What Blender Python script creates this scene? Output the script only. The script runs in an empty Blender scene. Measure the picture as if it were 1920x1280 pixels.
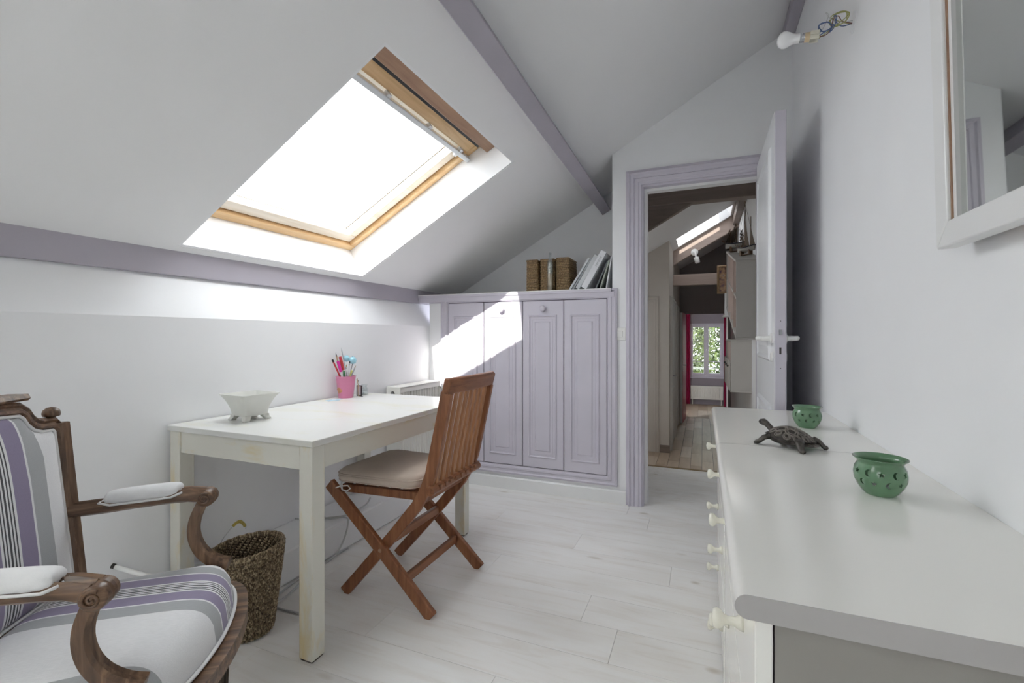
import bpy, bmesh, math, random
from mathutils import Vector, Matrix
random.seed(7)
SC = bpy.context.scene
COL = SC.collection
PI = math.pi

# ------------------------------------------------------------------ camera
YAW = math.atan(358 / 872.0)
cam_d = bpy.data.cameras.new('camera'); cam = bpy.data.objects.new('camera', cam_d); COL.objects.link(cam)
cam.location = (0, 0, 1.10); cam.rotation_euler = (PI / 2, 0, YAW)
cam_d.sensor_width = 36; cam_d.lens = 36 * 872 / 1920; cam_d.shift_y = -10 / 1920
cam_d.clip_start = 0.02
SC.camera = cam
# ------------------------------------------------------------------ sky, sun, exposure
W = bpy.data.worlds.new('sky'); SC.world = W; W.use_nodes = True
bg = W.node_tree.nodes['Background']; bg.inputs[0].default_value = (0.93, 0.965, 1.0, 1); bg.inputs[1].default_value = 4.6
sun_d = bpy.data.lights.new('sun', 'SUN'); sun = bpy.data.objects.new('sun', sun_d); COL.objects.link(sun)
sun_d.energy = 8; sun_d.angle = math.radians(0.6); sun_d.color = (1, 0.955, 0.88)
sun.rotation_euler = Vector((0.072, 1.0, -0.665)).to_track_quat('-Z', 'Y').to_euler()
vs = SC.view_settings; SC.display_settings.display_device = 'sRGB'
vs.view_transform = 'Standard'; vs.look = 'None'; vs.gamma = 1; vs.use_curve_mapping = False
vs.exposure = 0.84
SC.cycles.use_denoising = True
SC.cycles.max_bounces = 8; SC.cycles.diffuse_bounces = 6; SC.cycles.glossy_bounces = 3; SC.cycles.caustics_reflective = False; SC.cycles.caustics_refractive = False; SC.cycles.transparent_max_bounces = 12
SC.cycles.sample_clamp_indirect = 12

# ------------------------------------------------------------------ roof frame (slope coordinates)
SL = 0.565; AL = math.atan(SL); CA, SA = math.cos(AL), math.sin(AL)
def roof(s, y, n): return Vector((-2.06 + s * CA - n * SA, y, 1.45 + s * SA + n * CA))
def s_of(X, n=0): return (X + 2.06 + n * SA) / CA
def ceil_z(X): return 1.45 + SL * (X + 2.06)

# ------------------------------------------------------------------ materials
def rgb(r, g, b):   # sRGB 0-255 -> linear
    f = lambda c: (c / 255 / 12.92) if c / 255 <= .04045 else ((c / 255 + .055) / 1.055) ** 2.4
    return (f(r), f(g), f(b))
class NT:
    def __init__(s, name):
        s.m = bpy.data.materials.new(name); s.m.use_nodes = True; s.t = s.m.node_tree; s.n = s.t.nodes; s.l = s.t.links
        s.b = s.n['Principled BSDF']
    def add(s, ty, **kw):
        nd = s.n.new(ty)
        for k, v in kw.items(): setattr(nd, k, v)
        return nd
    def link(s, a, b): s.l.new(a, b)
    def coords(s, scale=(1, 1, 1), rnd=False, kind='Object'):
        tc = s.add('ShaderNodeTexCoord'); mp = s.add('ShaderNodeMapping'); mp.inputs['Scale'].default_value = scale
        s.link(tc.outputs[kind], mp.inputs['Vector'])
        if rnd:
            oi = s.add('ShaderNodeObjectInfo'); mu = s.add('ShaderNodeMath', operation='MULTIPLY'); mu.inputs[1].default_value = 37
            s.link(oi.outputs['Random'], mu.inputs[0]); s.link(mu.outputs[0], mp.inputs['Location'])
        return mp.outputs[0]
    def noise(s, vec, scale, detail=4, rough=.55, dist=0):
        n = s.add('ShaderNodeTexNoise'); n.inputs['Scale'].default_value = scale; n.inputs['Detail'].default_value = detail
        n.inputs['Roughness'].default_value = rough; n.inputs['Distortion'].default_value = dist
        s.link(vec, n.inputs['Vector']); return n.outputs['Fac']
    def ramp(s, fac, stops, interp='LINEAR'):
        r = s.add('ShaderNodeValToRGB'); r.color_ramp.interpolation = interp
        e = r.color_ramp.elements
        e[0].position, e[0].color = stops[0][0], (*stops[0][1], 1)
        e[1].position, e[1].color = stops[-1][0], (*stops[-1][1], 1)
        for p, c in stops[1:-1]:
            q = e.new(p); q.color = (*c, 1)
        s.link(fac, r.inputs[0]); return r.outputs[0]
    def bump(s, h, strength=.2, dist=.01):
        b = s.add('ShaderNodeBump'); b.inputs['Strength'].default_value = strength; b.inputs['Distance'].default_value = dist
        s.link(h, b.inputs['Height']); s.link(b.outputs[0], s.b.inputs['Normal'])
def mat(name, col, rough=.5, var=.06, vs=6, bump=0, bscale=80, metal=0, coat=0, spec=.5, rnd=False, scale=(1, 1, 1), sheen=0):
    k = NT(name); b = k.b
    b.inputs['Roughness'].default_value = rough; b.inputs['Metallic'].default_value = metal
    b.inputs['Specular IOR Level'].default_value = spec; b.inputs['Coat Weight'].default_value = coat
    if sheen: b.inputs['Sheen Weight'].default_value = sheen
    v = k.coords(scale, rnd)
    f = k.noise(v, vs, 2)
    lo = tuple(c * (1 - var) for c in col); hi = tuple(min(1, c * (1 + var)) for c in col)
    k.link(k.ramp(f, [(.3, lo), (.7, hi)]), b.inputs['Base Color'])
    if bump: k.bump(k.noise(v, bscale, 3), bump, .004)
    return k.m
def wood(name, c1, c2, c3, axis=0, scale=1, rough=.45, rnd=True, coat=0, bump=.15):
    k = NT(name); b = k.b; b.inputs['Roughness'].default_value = rough; b.inputs['Coat Weight'].default_value = coat
    sc = [14 * scale] * 3; sc[axis] = 1.1 * scale
    v = k.coords(sc, rnd)
    f = k.noise(v, 2.2, 4, .6, .6)
    k.link(k.ramp(f, [(.28, c1), (.5, c2), (.72, c3)]), b.inputs['Base Color'])
    return k.m
def stripes(name, base, seq, offs=(0,), axis=1, k_=1.0, rough=.85):
    """woven cloth with printed-in bands; seq = [(half width, colour)] from the middle of a band set outwards"""
    k = NT(name); k.b.inputs['Roughness'].default_value = rough; k.b.inputs['Sheen Weight'].default_value = .2
    tc = k.add('ShaderNodeTexCoord'); sx = k.add('ShaderNodeSeparateXYZ'); k.link(tc.outputs['Object'], sx.inputs[0])
    dist = None
    for o in offs:
        su = k.add('ShaderNodeMath', operation='SUBTRACT'); su.inputs[1].default_value = o; k.link(sx.outputs[axis], su.inputs[0])
        ab = k.add('ShaderNodeMath', operation='ABSOLUTE'); k.link(su.outputs[0], ab.inputs[0]); d = ab.outputs[0]
        if dist is None: dist = d
        else:
            mi = k.add('ShaderNodeMath', operation='MINIMUM'); k.link(dist, mi.inputs[0]); k.link(d, mi.inputs[1]); dist = mi.outputs[0]
    mu = k.add('ShaderNodeMath', operation='MULTIPLY'); mu.inputs[1].default_value = 5.0 / k_; k.link(dist, mu.inputs[0])
    stops = [(0, seq[0][1])]; p = 0
    for i, (hw, c) in enumerate(seq):
        if i: stops.append((p, c))
        p = hw * 5
    stops.append((p, base))
    col = k.ramp(mu.outputs[0], stops, 'CONSTANT')
    wv = k.noise(k.coords((60, 500, 500)), 1.0, 2); wv2 = k.noise(k.coords((400, 40, 40)), 1.0, 2)
    mx = k.add('ShaderNodeMix', data_type='RGBA', blend_type='MULTIPLY'); mx.inputs[0].default_value = .35
    k.link(col, mx.inputs[6]); k.link(k.ramp(wv, [(.3, (.75, .75, .75)), (.7, (1, 1, 1))]), mx.inputs[7])
    k.link(mx.outputs[2], k.b.inputs['Base Color'])
    k.bump(wv2, .15, .002)
    return k.m
M = {}
M['wall'] = mat('wall_paint', (.865, .87, .885), .75, .012, 3)
M['ceil'] = mat('ceiling_paint', (.85, .85, .855), .85, .012, 2)
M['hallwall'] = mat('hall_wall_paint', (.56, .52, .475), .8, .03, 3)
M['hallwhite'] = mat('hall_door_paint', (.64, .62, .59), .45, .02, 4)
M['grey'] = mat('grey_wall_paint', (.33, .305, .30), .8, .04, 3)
LIL = (.60, .57, .645)
M['lilac'] = mat('lilac_paint', LIL, .42, .03, 4)
M['lilac_dark'] = mat('lilac_gap', (.12, .1, .14), .8)
M['beam'] = mat('lilac_beam_paint', (.43, .405, .46), .6, .05, 3, .06, 60)
M['white'] = mat('white_lacquer', (.80, .80, .80), .35, .015, 4)
M['doorwhite'] = mat('door_white_paint', (.79, .80, .82), .38, .02, 4)
M['cream'] = mat('cream_paint', (.80, .79, .74), .4, .02, 5)
M['plastic'] = mat('white_plastic', (.84, .84, .82), .3, .01, 4)
M['chest'] = mat('chest_lacquer', (.87, .86, .82), .12, .012, 3, spec=.45)
M['chest_shade'] = mat('chest_side_shade', (.30, .285, .265), .4, .015, 3)  # white chest sides coloured dark to imitate their shade
M['end_shade'] = mat('chest_end_shade', (.44, .425, .42), .35, .015, 3)  # greyed chest white: shade on the near end of the top
M['knob'] = mat('ivory_knob', (.80, .78, .68), .18, .03, 6, coat=.4)
M['black'] = mat('black_seal', (.02, .02, .02), .5)
M['dark'] = mat('dark_gap', (.06, .055, .05), .8)
M['steel'] = mat('steel', (.55, .56, .58), .25, .03, 8, metal=1)
M['alu'] = mat('pale_aluminium', (.62, .64, .66), .4, .02, 6, metal=.3)
M['brass'] = mat('threshold_brass', (.30, .21, .11), .4, .1, 10, metal=.6)
M['pine'] = wood('pine_varnish', (.60, .37, .17), (.72, .48, .25), (.80, .58, .33), 1, 1.0, .35)
M['pine_s'] = wood('pine_varnish_upright', (.60, .37, .17), (.72, .48, .25), (.80, .58, .33), 0, 1.0, .35)
M['sash'] = wood('sunlit_sash_pine', (.70, .60, .47), (.79, .71, .60), (.84, .77, .67), 1, 1.0, .35)  # pine paled so the sash looks sunlit and overexposed
M['pine_d'] = wood('pine_dark', (.25, .14, .09), (.33, .2, .13), (.40, .25, .16), 1, 1.0, .4)
M['teak'] = wood('teak', (.15, .055, .024), (.25, .098, .044), (.35, .15, .07), 2, 1.5, .42)
M['teak_y'] = wood('teak_rail', (.15, .055, .024), (.25, .098, .044), (.34, .145, .068), 1, 1.5, .42)
M['teak_l'] = wood('teak_slat', (.25, .105, .047), (.38, .18, .085), (.48, .245, .12), 2, 1.5, .42)
M['walnut'] = wood('carved_walnut', (.045, .023, .013), (.135, .073, .04), (.27, .16, .09), 0, 2.0, .38, coat=.15)
M['walnut_z'] = wood('carved_walnut_upright', (.045, .023, .013), (.135, .073, .04), (.27, .16, .09), 2, 2.0, .38, coat=.15)
M['oldleg'] = wood('dark_leg', (.03, .022, .015), (.06, .045, .03), (.1, .075, .05), 2, 2.0, .5)
M['hallbeam'] = wood('hall_beam', (.17, .13, .11), (.215, .17, .145), (.26, .21, .18), 0, .6, .6)
M['hallbeam_l'] = wood('hall_beam_pale', (.42, .33, .285), (.47, .375, .325), (.52, .42, .37), 0, .6, .6)
WH = (.78, .78, .79); PUR = rgb(141, 131, 158); GRY = rgb(168, 170, 172); BLK = rgb(62, 62, 66)
SEQ = [(.0022, BLK), (.0062, WH), (.0092, BLK), (.0130, WH), (.0160, BLK), (.0215, WH), (.056, PUR), (.0605, WH), (.097, GRY)]
M['cloth_seat'] = stripes('striped_linen_seat', WH, SEQ, (.078, -.310), k_=1.12)
M['cloth_back'] = stripes('striped_linen_back', WH, SEQ, (.012,), k_=1.22)
M['cloth'] = mat('plain_linen', (.76, .76, .765), .9, .03, 30, .15, 400, sheen=.2)
M['beige'] = mat('beige_cotton', (.58, .485, .41), .9, .05, 12, .25, 300, sheen=.2)
M['piping'] = mat('piping_cotton', (.74, .735, .73), .9, .03, 20)
M['bronze_hi'] = mat('ridge_bronze', (.20, .18, .16), .38, .2, 60, metal=.5)  # paler bronze so the shell ridges stand out
M['green'] = mat('green_enamel', (.115, .235, .13), .2, .14, 9, coat=.5)
M['bronze'] = None
M['bone'] = mat('bone_china', (.70, .70, .655), .3, .04, 12, coat=.3)
M['pink'] = mat('pink_metal', (.66, .22, .37), .35, .06, 8, coat=.2)
M['bulb'] = mat('opal_bulb', (.86, .86, .87), .15, .0, 5, coat=.5)
M['red'] = mat('red_paint', (.42, .02, .04), .4, .05, 6)
M['crimson'] = mat('crimson_curtain', (.42, .015, .09), .85, .12, 8)
M['clear'] = None
def glassy(name, tint=(1, 1, 1), gl=.06, rough=.02):
    k = NT(name); k.n.remove(k.b)
    tr = k.add('ShaderNodeBsdfTransparent'); tr.inputs[0].default_value = (*tint, 1)
    g = k.add('ShaderNodeBsdfGlossy'); g.inputs['Roughness'].default_value = rough
    mx = k.add('ShaderNodeMixShader'); mx.inputs[0].default_value = gl
    k.link(tr.outputs[0], mx.inputs[1]); k.link(g.outputs[0], mx.inputs[2]); k.link(mx.outputs[0], k.n['Material Output'].inputs[0])
    return k.m
M['glass'] = glassy('window_glass', (.97, .98, .98))
M['glass_hall'] = glassy('dimming_hall_glass', (.62, .62, .62))  # glass greyed to dim the light of the hall skylight
M['glass_far'] = glassy('dimming_far_glass', (.8, .82, .8))  # glass greyed to dim the bright garden view
M['clear'] = glassy('clear_glass', (.93, .95, .95), .12)
kk = NT('mirror_silver'); kk.b.inputs['Metallic'].default_value = 1; kk.b.inputs['Roughness'].default_value = .02
kk.b.inputs['Base Color'].default_value = (.80, .825, .80, 1); M['mirror'] = kk.m
# translucent blind
kk = NT('blind_fabric'); kk.n.remove(kk.b)
d_ = kk.add('ShaderNodeBsdfDiffuse'); d_.inputs[0].default_value = (.8, .8, .8, 1)
t_ = kk.add('ShaderNodeBsdfTranslucent'); t_.inputs[0].default_value = (.93, .93, .92, 1)
x_ = kk.add('ShaderNodeMixShader'); x_.inputs[0].default_value = .74
kk.link(d_.outputs[0], x_.inputs[1]); kk.link(t_.outputs[0], x_.inputs[2]); kk.link(x_.outputs[0], kk.n['Material Output'].inputs[0])
M['blind'] = kk.m
# bronze turtle
kk = NT('dark_bronze'); kk.b.inputs['Metallic'].default_value = .55; kk.b.inputs['Roughness'].default_value = .42
v = kk.coords(); f = kk.noise(v, 60, 4); kk.link(kk.ramp(f, [(.3, (.035, .031, .028)), (.7, (.125, .112, .10))]), kk.b.inputs['Base Color']); M['bronze'] = kk.m
kk.bump(f, .2, .002)
# whitewashed laminate
kk = NT('whitewashed_laminate'); kk.b.inputs['Roughness'].default_value = .36; kk.b.inputs['Specular IOR Level'].default_value = .45
v = kk.coords((.9, 9, 9), True); f = kk.noise(v, 2.4, 4, .62, .9)
v2 = kk.coords((1.6, 5, 5), True); f2 = kk.noise(v2, 1.3, 1)
c1 = kk.ramp(f, [(.3, (.80, .77, .73)), (.46, (.865, .85, .825)), (.7, (.885, .88, .865))])
mx = kk.add('ShaderNodeMix', data_type='RGBA', blend_type='MULTIPLY'); mx.inputs[0].default_value = .6
kk.link(c1, mx.inputs[6]); kk.link(kk.ramp(f2, [(.32, (.90, .885, .865)), (.55, (1, 1, 1))]), mx.inputs[7])
vk = kk.coords((2.2, 6.5, 1), True); vo = kk.add('ShaderNodeTexVoronoi'); vo.inputs['Scale'].default_value = .75; kk.link(vk, vo.inputs['Vector'])
mk = kk.add('ShaderNodeMix', data_type='RGBA', blend_type='MULTIPLY'); mk.inputs[0].default_value = 1
kk.link(mx.outputs[2], mk.inputs[6]); kk.link(kk.ramp(vo.outputs['Distance'], [(.03, (.74, .70, .64)), (.09, (1, 1, 1))]), mk.inputs[7])
kk.link(mk.outputs[2], kk.b.inputs['Base Color']); M['laminate'] = kk.m
# hall plank floor
kk = NT('grey_brown_planks'); kk.b.inputs['Roughness'].default_value = .35
v = kk.coords((9, 1, 9), True); f = kk.noise(v, 2.0, 6, .6, .6)
oi = kk.add('ShaderNodeObjectInfo'); base = kk.ramp(oi.outputs['Random'], [(0, (.46, .33, .23)), (.3, (.66, .54, .42)), (.55, (.52, .40, .29)), (.8, (.75, .65, .54)), (1, (.56, .43, .32))])
mx = kk.add('ShaderNodeMix', data_type='RGBA', blend_type='MULTIPLY'); mx.inputs[0].default_value = .6
kk.link(base, mx.inputs[6]); kk.link(kk.ramp(f, [(.3, (.7, .68, .65)), (.7, (1, 1, 1))]), mx.inputs[7]); kk.link(mx.outputs[2], kk.b.inputs['Base Color']); M['hallplank'] = kk.m
# worn desk paint
def worn(name, base, stain, amt, sc):
    k = NT(name); k.b.inputs['Roughness'].default_value = .33; k.b.inputs['Coat Weight'].default_value = .1
    f = k.noise(k.coords(sc), 2.2, 5, .6, .4)
    k.link(k.ramp(f, [(amt, base), (amt + .16, stain)]), k.b.inputs['Base Color']); return k.m
M['desktop'] = worn('desk_top_paint', (.70, .70, .68), (.67, .655, .55), .52, (1.2, 3, 3))
M['deskleg'] = worn('desk_leg_paint', (.68, .665, .60), (.66, .54, .30), .53, (5, 5, 1.3))
M['deskapron'] = worn('desk_apron_paint', (.68, .665, .60), (.66, .56, .33), .52, (2, 2, 5))
# wicker
def wicker(name, a, b_, c, sc=(60, 60, 60)):
    k = NT(name); k.b.inputs['Roughness'].default_value = .55
    f = k.noise(k.coords(sc), 1.6, 3, .6)
    k.link(k.ramp(f, [(.36, a), (.5, b_), (.62, c)]), k.b.inputs['Base Color']); return k.m
M['wicker'] = wicker('rattan_weave', (.06, .038, .02), (.19, .135, .075), (.50, .40, .26), (120, 120, 45))
M['wicker_in'] = mat('rattan_inside', (.06, .038, .02), .8, .3, 60)
M['seagrass'] = wicker('seagrass_weave', (.14, .085, .04), (.26, .17, .085), (.40, .28, .15), (110, 110, 50))
def plain(name, col, rough=.5, **k): M[name] = mat(name, col, rough, **k); return M[name]
# ------------------------------------------------------------------ mesh helpers
class MB:
    def __init__(s): s.v = []; s.f = []
    def add(s, vs, fs):
        o = len(s.v); s.v += [Vector(p) for p in vs]; s.f += [tuple(i + o for i in f) for f in fs]; return s
    def box(s, x0, x1, y0, y1, z0, z1):
        x0, x1 = min(x0, x1), max(x0, x1); y0, y1 = min(y0, y1), max(y0, y1); z0, z1 = min(z0, z1), max(z0, z1)
        return s.hexa([(x0, y0, z0), (x1, y0, z0), (x1, y1, z0), (x0, y1, z0), (x0, y0, z1), (x1, y0, z1), (x1, y1, z1), (x0, y1, z1)])
    def hexa(s, p): return s.add(p, [(3, 2, 1, 0), (4, 5, 6, 7), (0, 1, 5, 4), (1, 2, 6, 5), (2, 3, 7, 6), (3, 0, 4, 7)])
    def rbox(s, s0, s1, y0, y1, n0, n1):   # box in roof coordinates
        return s.hexa([roof(*p) for p in ((s0, y0, n0), (s1, y0, n0), (s1, y1, n0), (s0, y1, n0), (s0, y0, n1), (s1, y0, n1), (s1, y1, n1), (s0, y1, n1))])
    def prism(s, poly, axis, a, b):
        """polygon (2D list) extruded along axis from a to b. axis 0: (y,z), 1: (x,z), 2: (x,y)"""
        def P(p, t): return {0: (t, p[0], p[1]), 1: (p[0], t, p[1]), 2: (p[0], p[1], t)}[axis]
        n = len(poly)
        return s.add([P(p, a) for p in poly] + [P(p, b) for p in poly],
                     [tuple(range(n))[::-1], tuple(range(n, 2 * n))] + [(i, (i + 1) % n, n + (i + 1) % n, n + i) for i in range(n)])
    def bar(s, a, b, w, h, up=(0, 0, 1)):
        """rectangular bar from a to b; w across, h along up"""
        a, b = Vector(a), Vector(b); t = (b - a).normalized(); u = Vector(up); sd = t.cross(u).normalized(); u = sd.cross(t).normalized()
        c = [(-w / 2, -h / 2), (w / 2, -h / 2), (w / 2, h / 2), (-w / 2, h / 2)]
        vs = [a + sd * x + u * y for x, y in c] + [b + sd * x + u * y for x, y in c]
        return s.add(vs, [(3, 2, 1, 0), (4, 5, 6, 7), (0, 1, 5, 4), (1, 2, 6, 5), (2, 3, 7, 6), (3, 0, 4, 7)])
    def lathe(s, prof, c=(0, 0, 0), seg=24, M4=None, caps=True):
        """profile [(r, z)]"""
        vs, fs = [], []; n = len(prof)
        for i in range(seg):
            a = 2 * PI * i / seg
            for r, z in prof: vs.append(Vector((r * math.cos(a), r * math.sin(a), z)))
        for i in range(seg):
            j = (i + 1) % seg
            for k in range(n - 1): fs.append((i * n + k, j * n + k, j * n + k + 1, i * n + k + 1))
        if caps:
            if prof[0][0] > 1e-6: fs.append(tuple(i * n for i in range(seg))[::-1])
            if prof[-1][0] > 1e-6: fs.append(tuple(i * n + n - 1 for i in range(seg)))
        if M4 is not None: vs = [M4 @ p for p in vs]
        c = Vector(c); return s.add([p + c for p in vs], fs)
    def tube(s, path, r, seg=8, closed=False, flat=1.0, up=None):
        path = [Vector(p) for p in path]; n = len(path); rs = r if isinstance(r, (list, tuple)) else [r] * n
        vs, fs = [], []; nrm = None
        for i, p in enumerate(path):
            if closed: t = path[(i + 1) % n] - path[i - 1]
            else: t = path[min(i + 1, n - 1)] - path[max(i - 1, 0)]
            t.normalize()
            if up is not None: nrm = Vector(up)
            elif nrm is None: nrm = Vector((0, 0, 1)) if abs(t.z) < .9 else Vector((1, 0, 0))
            nrm = (nrm - t * nrm.dot(t)).normalized(); bi = t.cross(nrm)
            for k in range(seg):
                a = 2 * PI * k / seg; vs.append(p + (nrm * math.cos(a) * flat + bi * math.sin(a)) * rs[i])
        m = n if closed else n - 1
        for i in range(m):
            j = (i + 1) % n
            for k in range(seg): fs.append((i * seg + k, i * seg + (k + 1) % seg, j * seg + (k + 1) % seg, j * seg + k))
        if not closed:
            fs.append(tuple(range(seg))[::-1]); fs.append(tuple((n - 1) * seg + k for k in range(seg)))
        return s.add(vs, fs)
    def sweep(s, path, prof, nrm, closed=False):
        """profile [(a,b)] swept on a planar path, a = in-plane side (t x n), b = along n; mitred"""
        path = [Vector(p) for p in path]; nrm = Vector(nrm).normalized(); n = len(path); m = len(prof); vs, fs = [], []
        for i, p in enumerate(path):
            ts = []
            if closed or i > 0: ts.append((p - path[i - 1]).normalized())
            if closed or i < n - 1: ts.append((path[(i + 1) % n] - p).normalized())
            sd = [t.cross(nrm) for t in ts]; a = sum(sd, Vector()).normalized(); a = a / max(.3, a.dot(sd[0]))
            for x, y in prof: vs.append(p + a * x + nrm * y)
        for i in range(n if closed else n - 1):
            j = (i + 1) % n
            for k in range(m): fs.append((i * m + k, i * m + (k + 1) % m, j * m + (k + 1) % m, j * m + k))
        if not closed: fs.append(tuple(range(m))[::-1]); fs.append(tuple((n - 1) * m + k for k in range(m)))
        return s.add(vs, fs)
    def rings(s, rect, steps, P, back=None):
        """concentric rectangles: rect (a0,a1,b0,b1), steps [(inset, depth)], P(a,b,d)->xyz; last one filled"""
        a0, a1, b0, b1 = rect; vs, fs = [], []
        for i, d in steps: vs += [P(a0 + i, b0 + i, d), P(a1 - i, b0 + i, d), P(a1 - i, b1 - i, d), P(a0 + i, b1 - i, d)]
        for k in range(len(steps) - 1):
            for j in range(4): fs.append((k * 4 + j, k * 4 + (j + 1) % 4, k * 4 + 4 + (j + 1) % 4, k * 4 + 4 + j))
        e = (len(steps) - 1) * 4; fs.append((e, e + 1, e + 2, e + 3)); fs.append((3, 2, 1, 0))
        return s.add(vs, fs)
    def xf(s, m4):
        s.v = [m4 @ p for p in s.v]; return s
ORG = {}
def mesh_of(name, mb, mt, smooth, org):
    me = bpy.data.meshes.new(name); me.from_pydata([tuple(p - org) for p in mb.v], [], mb.f); me.update()
    bm = bmesh.new(); bm.from_mesh(me); bmesh.ops.recalc_face_normals(bm, faces=bm.faces); bm.to_mesh(me); bm.free()
    if mt is not None: me.materials.append(M[mt] if isinstance(mt, str) else mt)
    if smooth: me.shade_smooth()
    return me
def obj(name, mb, mt, parent=None, smooth=False, bevel=0, seg=2, label=None, cat=None, group=None, kind=None, sub=0, auto=None):
    if parent is not None: org = ORG[parent.name]
    else:
        xs = [p.x for p in mb.v]; ys = [p.y for p in mb.v]; zs = [p.z for p in mb.v]
        org = Vector(((min(xs) + max(xs)) / 2, (min(ys) + max(ys)) / 2, min(zs)))
    o = bpy.data.objects.new(name, mesh_of(name, mb, mt, smooth or bool(auto), org)); COL.objects.link(o)
    if parent is not None: o.parent = parent
    else: o.location = org
    ORG[o.name] = org
    if bevel:
        md = o.modifiers.new('bevel', 'BEVEL'); md.width = bevel; md.segments = seg; md.limit_method = 'ANGLE'; md.angle_limit = math.radians(40)
    if sub:
        md = o.modifiers.new('sub', 'SUBSURF'); md.levels = sub; md.render_levels = sub
    if auto:
        try: o.data.set_sharp_from_angle(angle=math.radians(auto))
        except Exception: pass
    tag(o, label, cat, group, kind); return o
def tag(o, label=None, cat=None, group=None, kind=None):
    if label: o['label'] = label
    if cat: o['category'] = cat
    if group: o['group'] = group
    if kind: o['kind'] = kind
    return o
def thing(name, loc, label=None, cat=None, group=None, kind=None, rz=0, local=False):
    o = bpy.data.objects.new(name, None); COL.objects.link(o); o.location = loc; o.rotation_euler = (0, 0, rz); o.empty_display_size = .05
    ORG[o.name] = Vector((0, 0, 0)) if local else Vector(loc)
    return tag(o, label, cat, group, kind)
def shared(name, src, parent, loc=(0, 0, 0), scale=None):
    o = bpy.data.objects.new(name, src); COL.objects.link(o); o.parent = parent; o.location = loc
    if scale: o.scale = scale
    ORG[o.name] = ORG[parent.name] if parent else Vector(loc); return o
def struct(name, mb, mt, **k): return obj(name, mb, mt, kind='structure', **k)
def portal(name, center, normal, w, h):
    l = bpy.data.lights.new(name, 'AREA'); l.shape = 'RECTANGLE'; l.size = w; l.size_y = h; l.cycles.is_portal = True
    o = bpy.data.objects.new(name, l); COL.objects.link(o); o.location = center; o.rotation_euler = Vector(normal).to_track_quat('-Z', 'Y').to_euler(); return o

# =================================================================== THE ROOM
YB = -1.35          # rear wall (behind the camera)
XK, XR = -1.965, .478
HF = -.46           # hall floor level
# floor slab and planks
fl = struct('floor', MB().box(XK, XR, YB, 3.1, -.06, -.009).box(-.47, XR, 3.1, 4.10, -.06, -.009), 'dark')
PW, PL = .194, 1.30
pm = mesh_of('plank', MB().box(0, PL - .0012, 0, PW - .0012, -.009, 0), 'laminate', False, Vector())
joints = {}
r = 0; y = 4.10 - PW * 30
rows = []
yy = 2.344 + PW * 9
while yy > YB + .02:
    rows.append(yy); yy -= PW
off0 = {2.344: -.137}
for k, ytop in enumerate(rows):
    y0 = ytop - PW; base = [-.137, .36, -.437, -.295, .15, -.62][(k - 9) % 6]
    x = base - PL * 2
    while x < XR:
        xa, xb = max(x, XK if y0 < 3.1 - .01 else -.47), min(x + PL, XR)
        y1 = min(ytop, 4.10)
        if xb - xa > .03 and y1 - y0 > .03 and not (ytop > 3.13 and xb < -.4):
            o = shared('plank', pm, fl, (Vector((xa, y0, 0)) - ORG[fl.name]), ((xb - xa) / PL, (y1 - y0) / PW, 1))
        x += PL
struct('trim_threshold', MB().box(-.47, XR, 4.095, 4.125, -.035, .004), 'brass', bevel=.003)
# knee wall with its outward-leaning top
kw = [(XK, 0), (XK, 1.176), (-2.064, 1.355), (-2.064, 1.50), (-2.32, 1.50), (-2.32, -.1), (XK, -.1)]
struct('wall_left', MB().prism(kw, 1, YB - .1, 3.80), 'wall')
struct('trim_1', MB().prism([(-2.066, 1.354), (-2.046, 1.354), (-2.046, ceil_z(-2.046) + .01), (-2.066, 1.47)], 1, YB, 3.68), 'beam', bevel=.004)
# pipe box along the knee wall
struct('trim_2', MB().box(XK, -1.705, YB, 2.47, 0, .15), 'wall', bevel=.012)
# right wall (also the hall's)
struct('wall_right', MB().box(XR, XR + .14, YB - .1, 11.6, -.5, 3.0), 'wall')
GX0, GX1, GZ0, GZ1 = -1.05, -.30, .85, 1.95
struct('wall_rear', MB().prism([(-2.3, -.1), (GX0, -.1), (GX0, ceil_z(GX0) + .1), (-2.3, ceil_z(-2.3) + .1)], 1, YB - .12, YB)
       .prism([(GX1, -.1), (XR + .1, -.1), (XR + .1, ceil_z(XR) + .1), (GX1, ceil_z(GX1) + .1)], 1, YB - .12, YB)
       .box(GX0, GX1, YB - .12, YB, -.1, GZ0).prism([(GX0, GZ1), (GX1, GZ1), (GX1, ceil_z(GX1) + .1), (GX0, ceil_z(GX0) + .1)], 1, YB - .12, YB), 'wall')
# back wall with the doorway
DX0, DX1, DZ = -.367, .313, 2.075
struct('wall_back', MB().prism([(-.555, 0), (DX0, 0), (DX0, ceil_z(DX0) + .08), (-.555, ceil_z(-.555) + .08)], 1, 3.10, 3.22)
       .prism([(DX0, DZ), (DX1, DZ), (DX1, ceil_z(DX1) + .08), (DX0, ceil_z(DX0) + .08)], 1, 3.10, 3.22)
       .prism([(DX1, 0), (XR, 0), (XR, ceil_z(XR) + .08), (DX1, ceil_z(DX1) + .08)], 1, 3.10, 3.22), 'wall')
struct('wall_partition', MB().prism([(-.555, 0), (-.47, 0), (-.47, ceil_z(-.47) + .05), (-.555, ceil_z(-.555) + .05)], 1, 3.22, 4.28), 'wall')
struct('wall_gable', MB().prism([(-2.3, -.1), (-.47, -.1), (-.47, ceil_z(-.47) + .08), (-2.3, ceil_z(-2.3) + .08)], 1, 3.68, 3.80), 'wall')
struct('wall_cupboard', MB().box(XK, -.555, 3.10, 3.13, 0, 1.385), 'wall')
struct('baseboard_back', MB().prism([(3.10, 0), (3.086, 0), (3.086, .078), (3.092, .086), (3.10, .086)], 0, XK, -.465), 'white')
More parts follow.
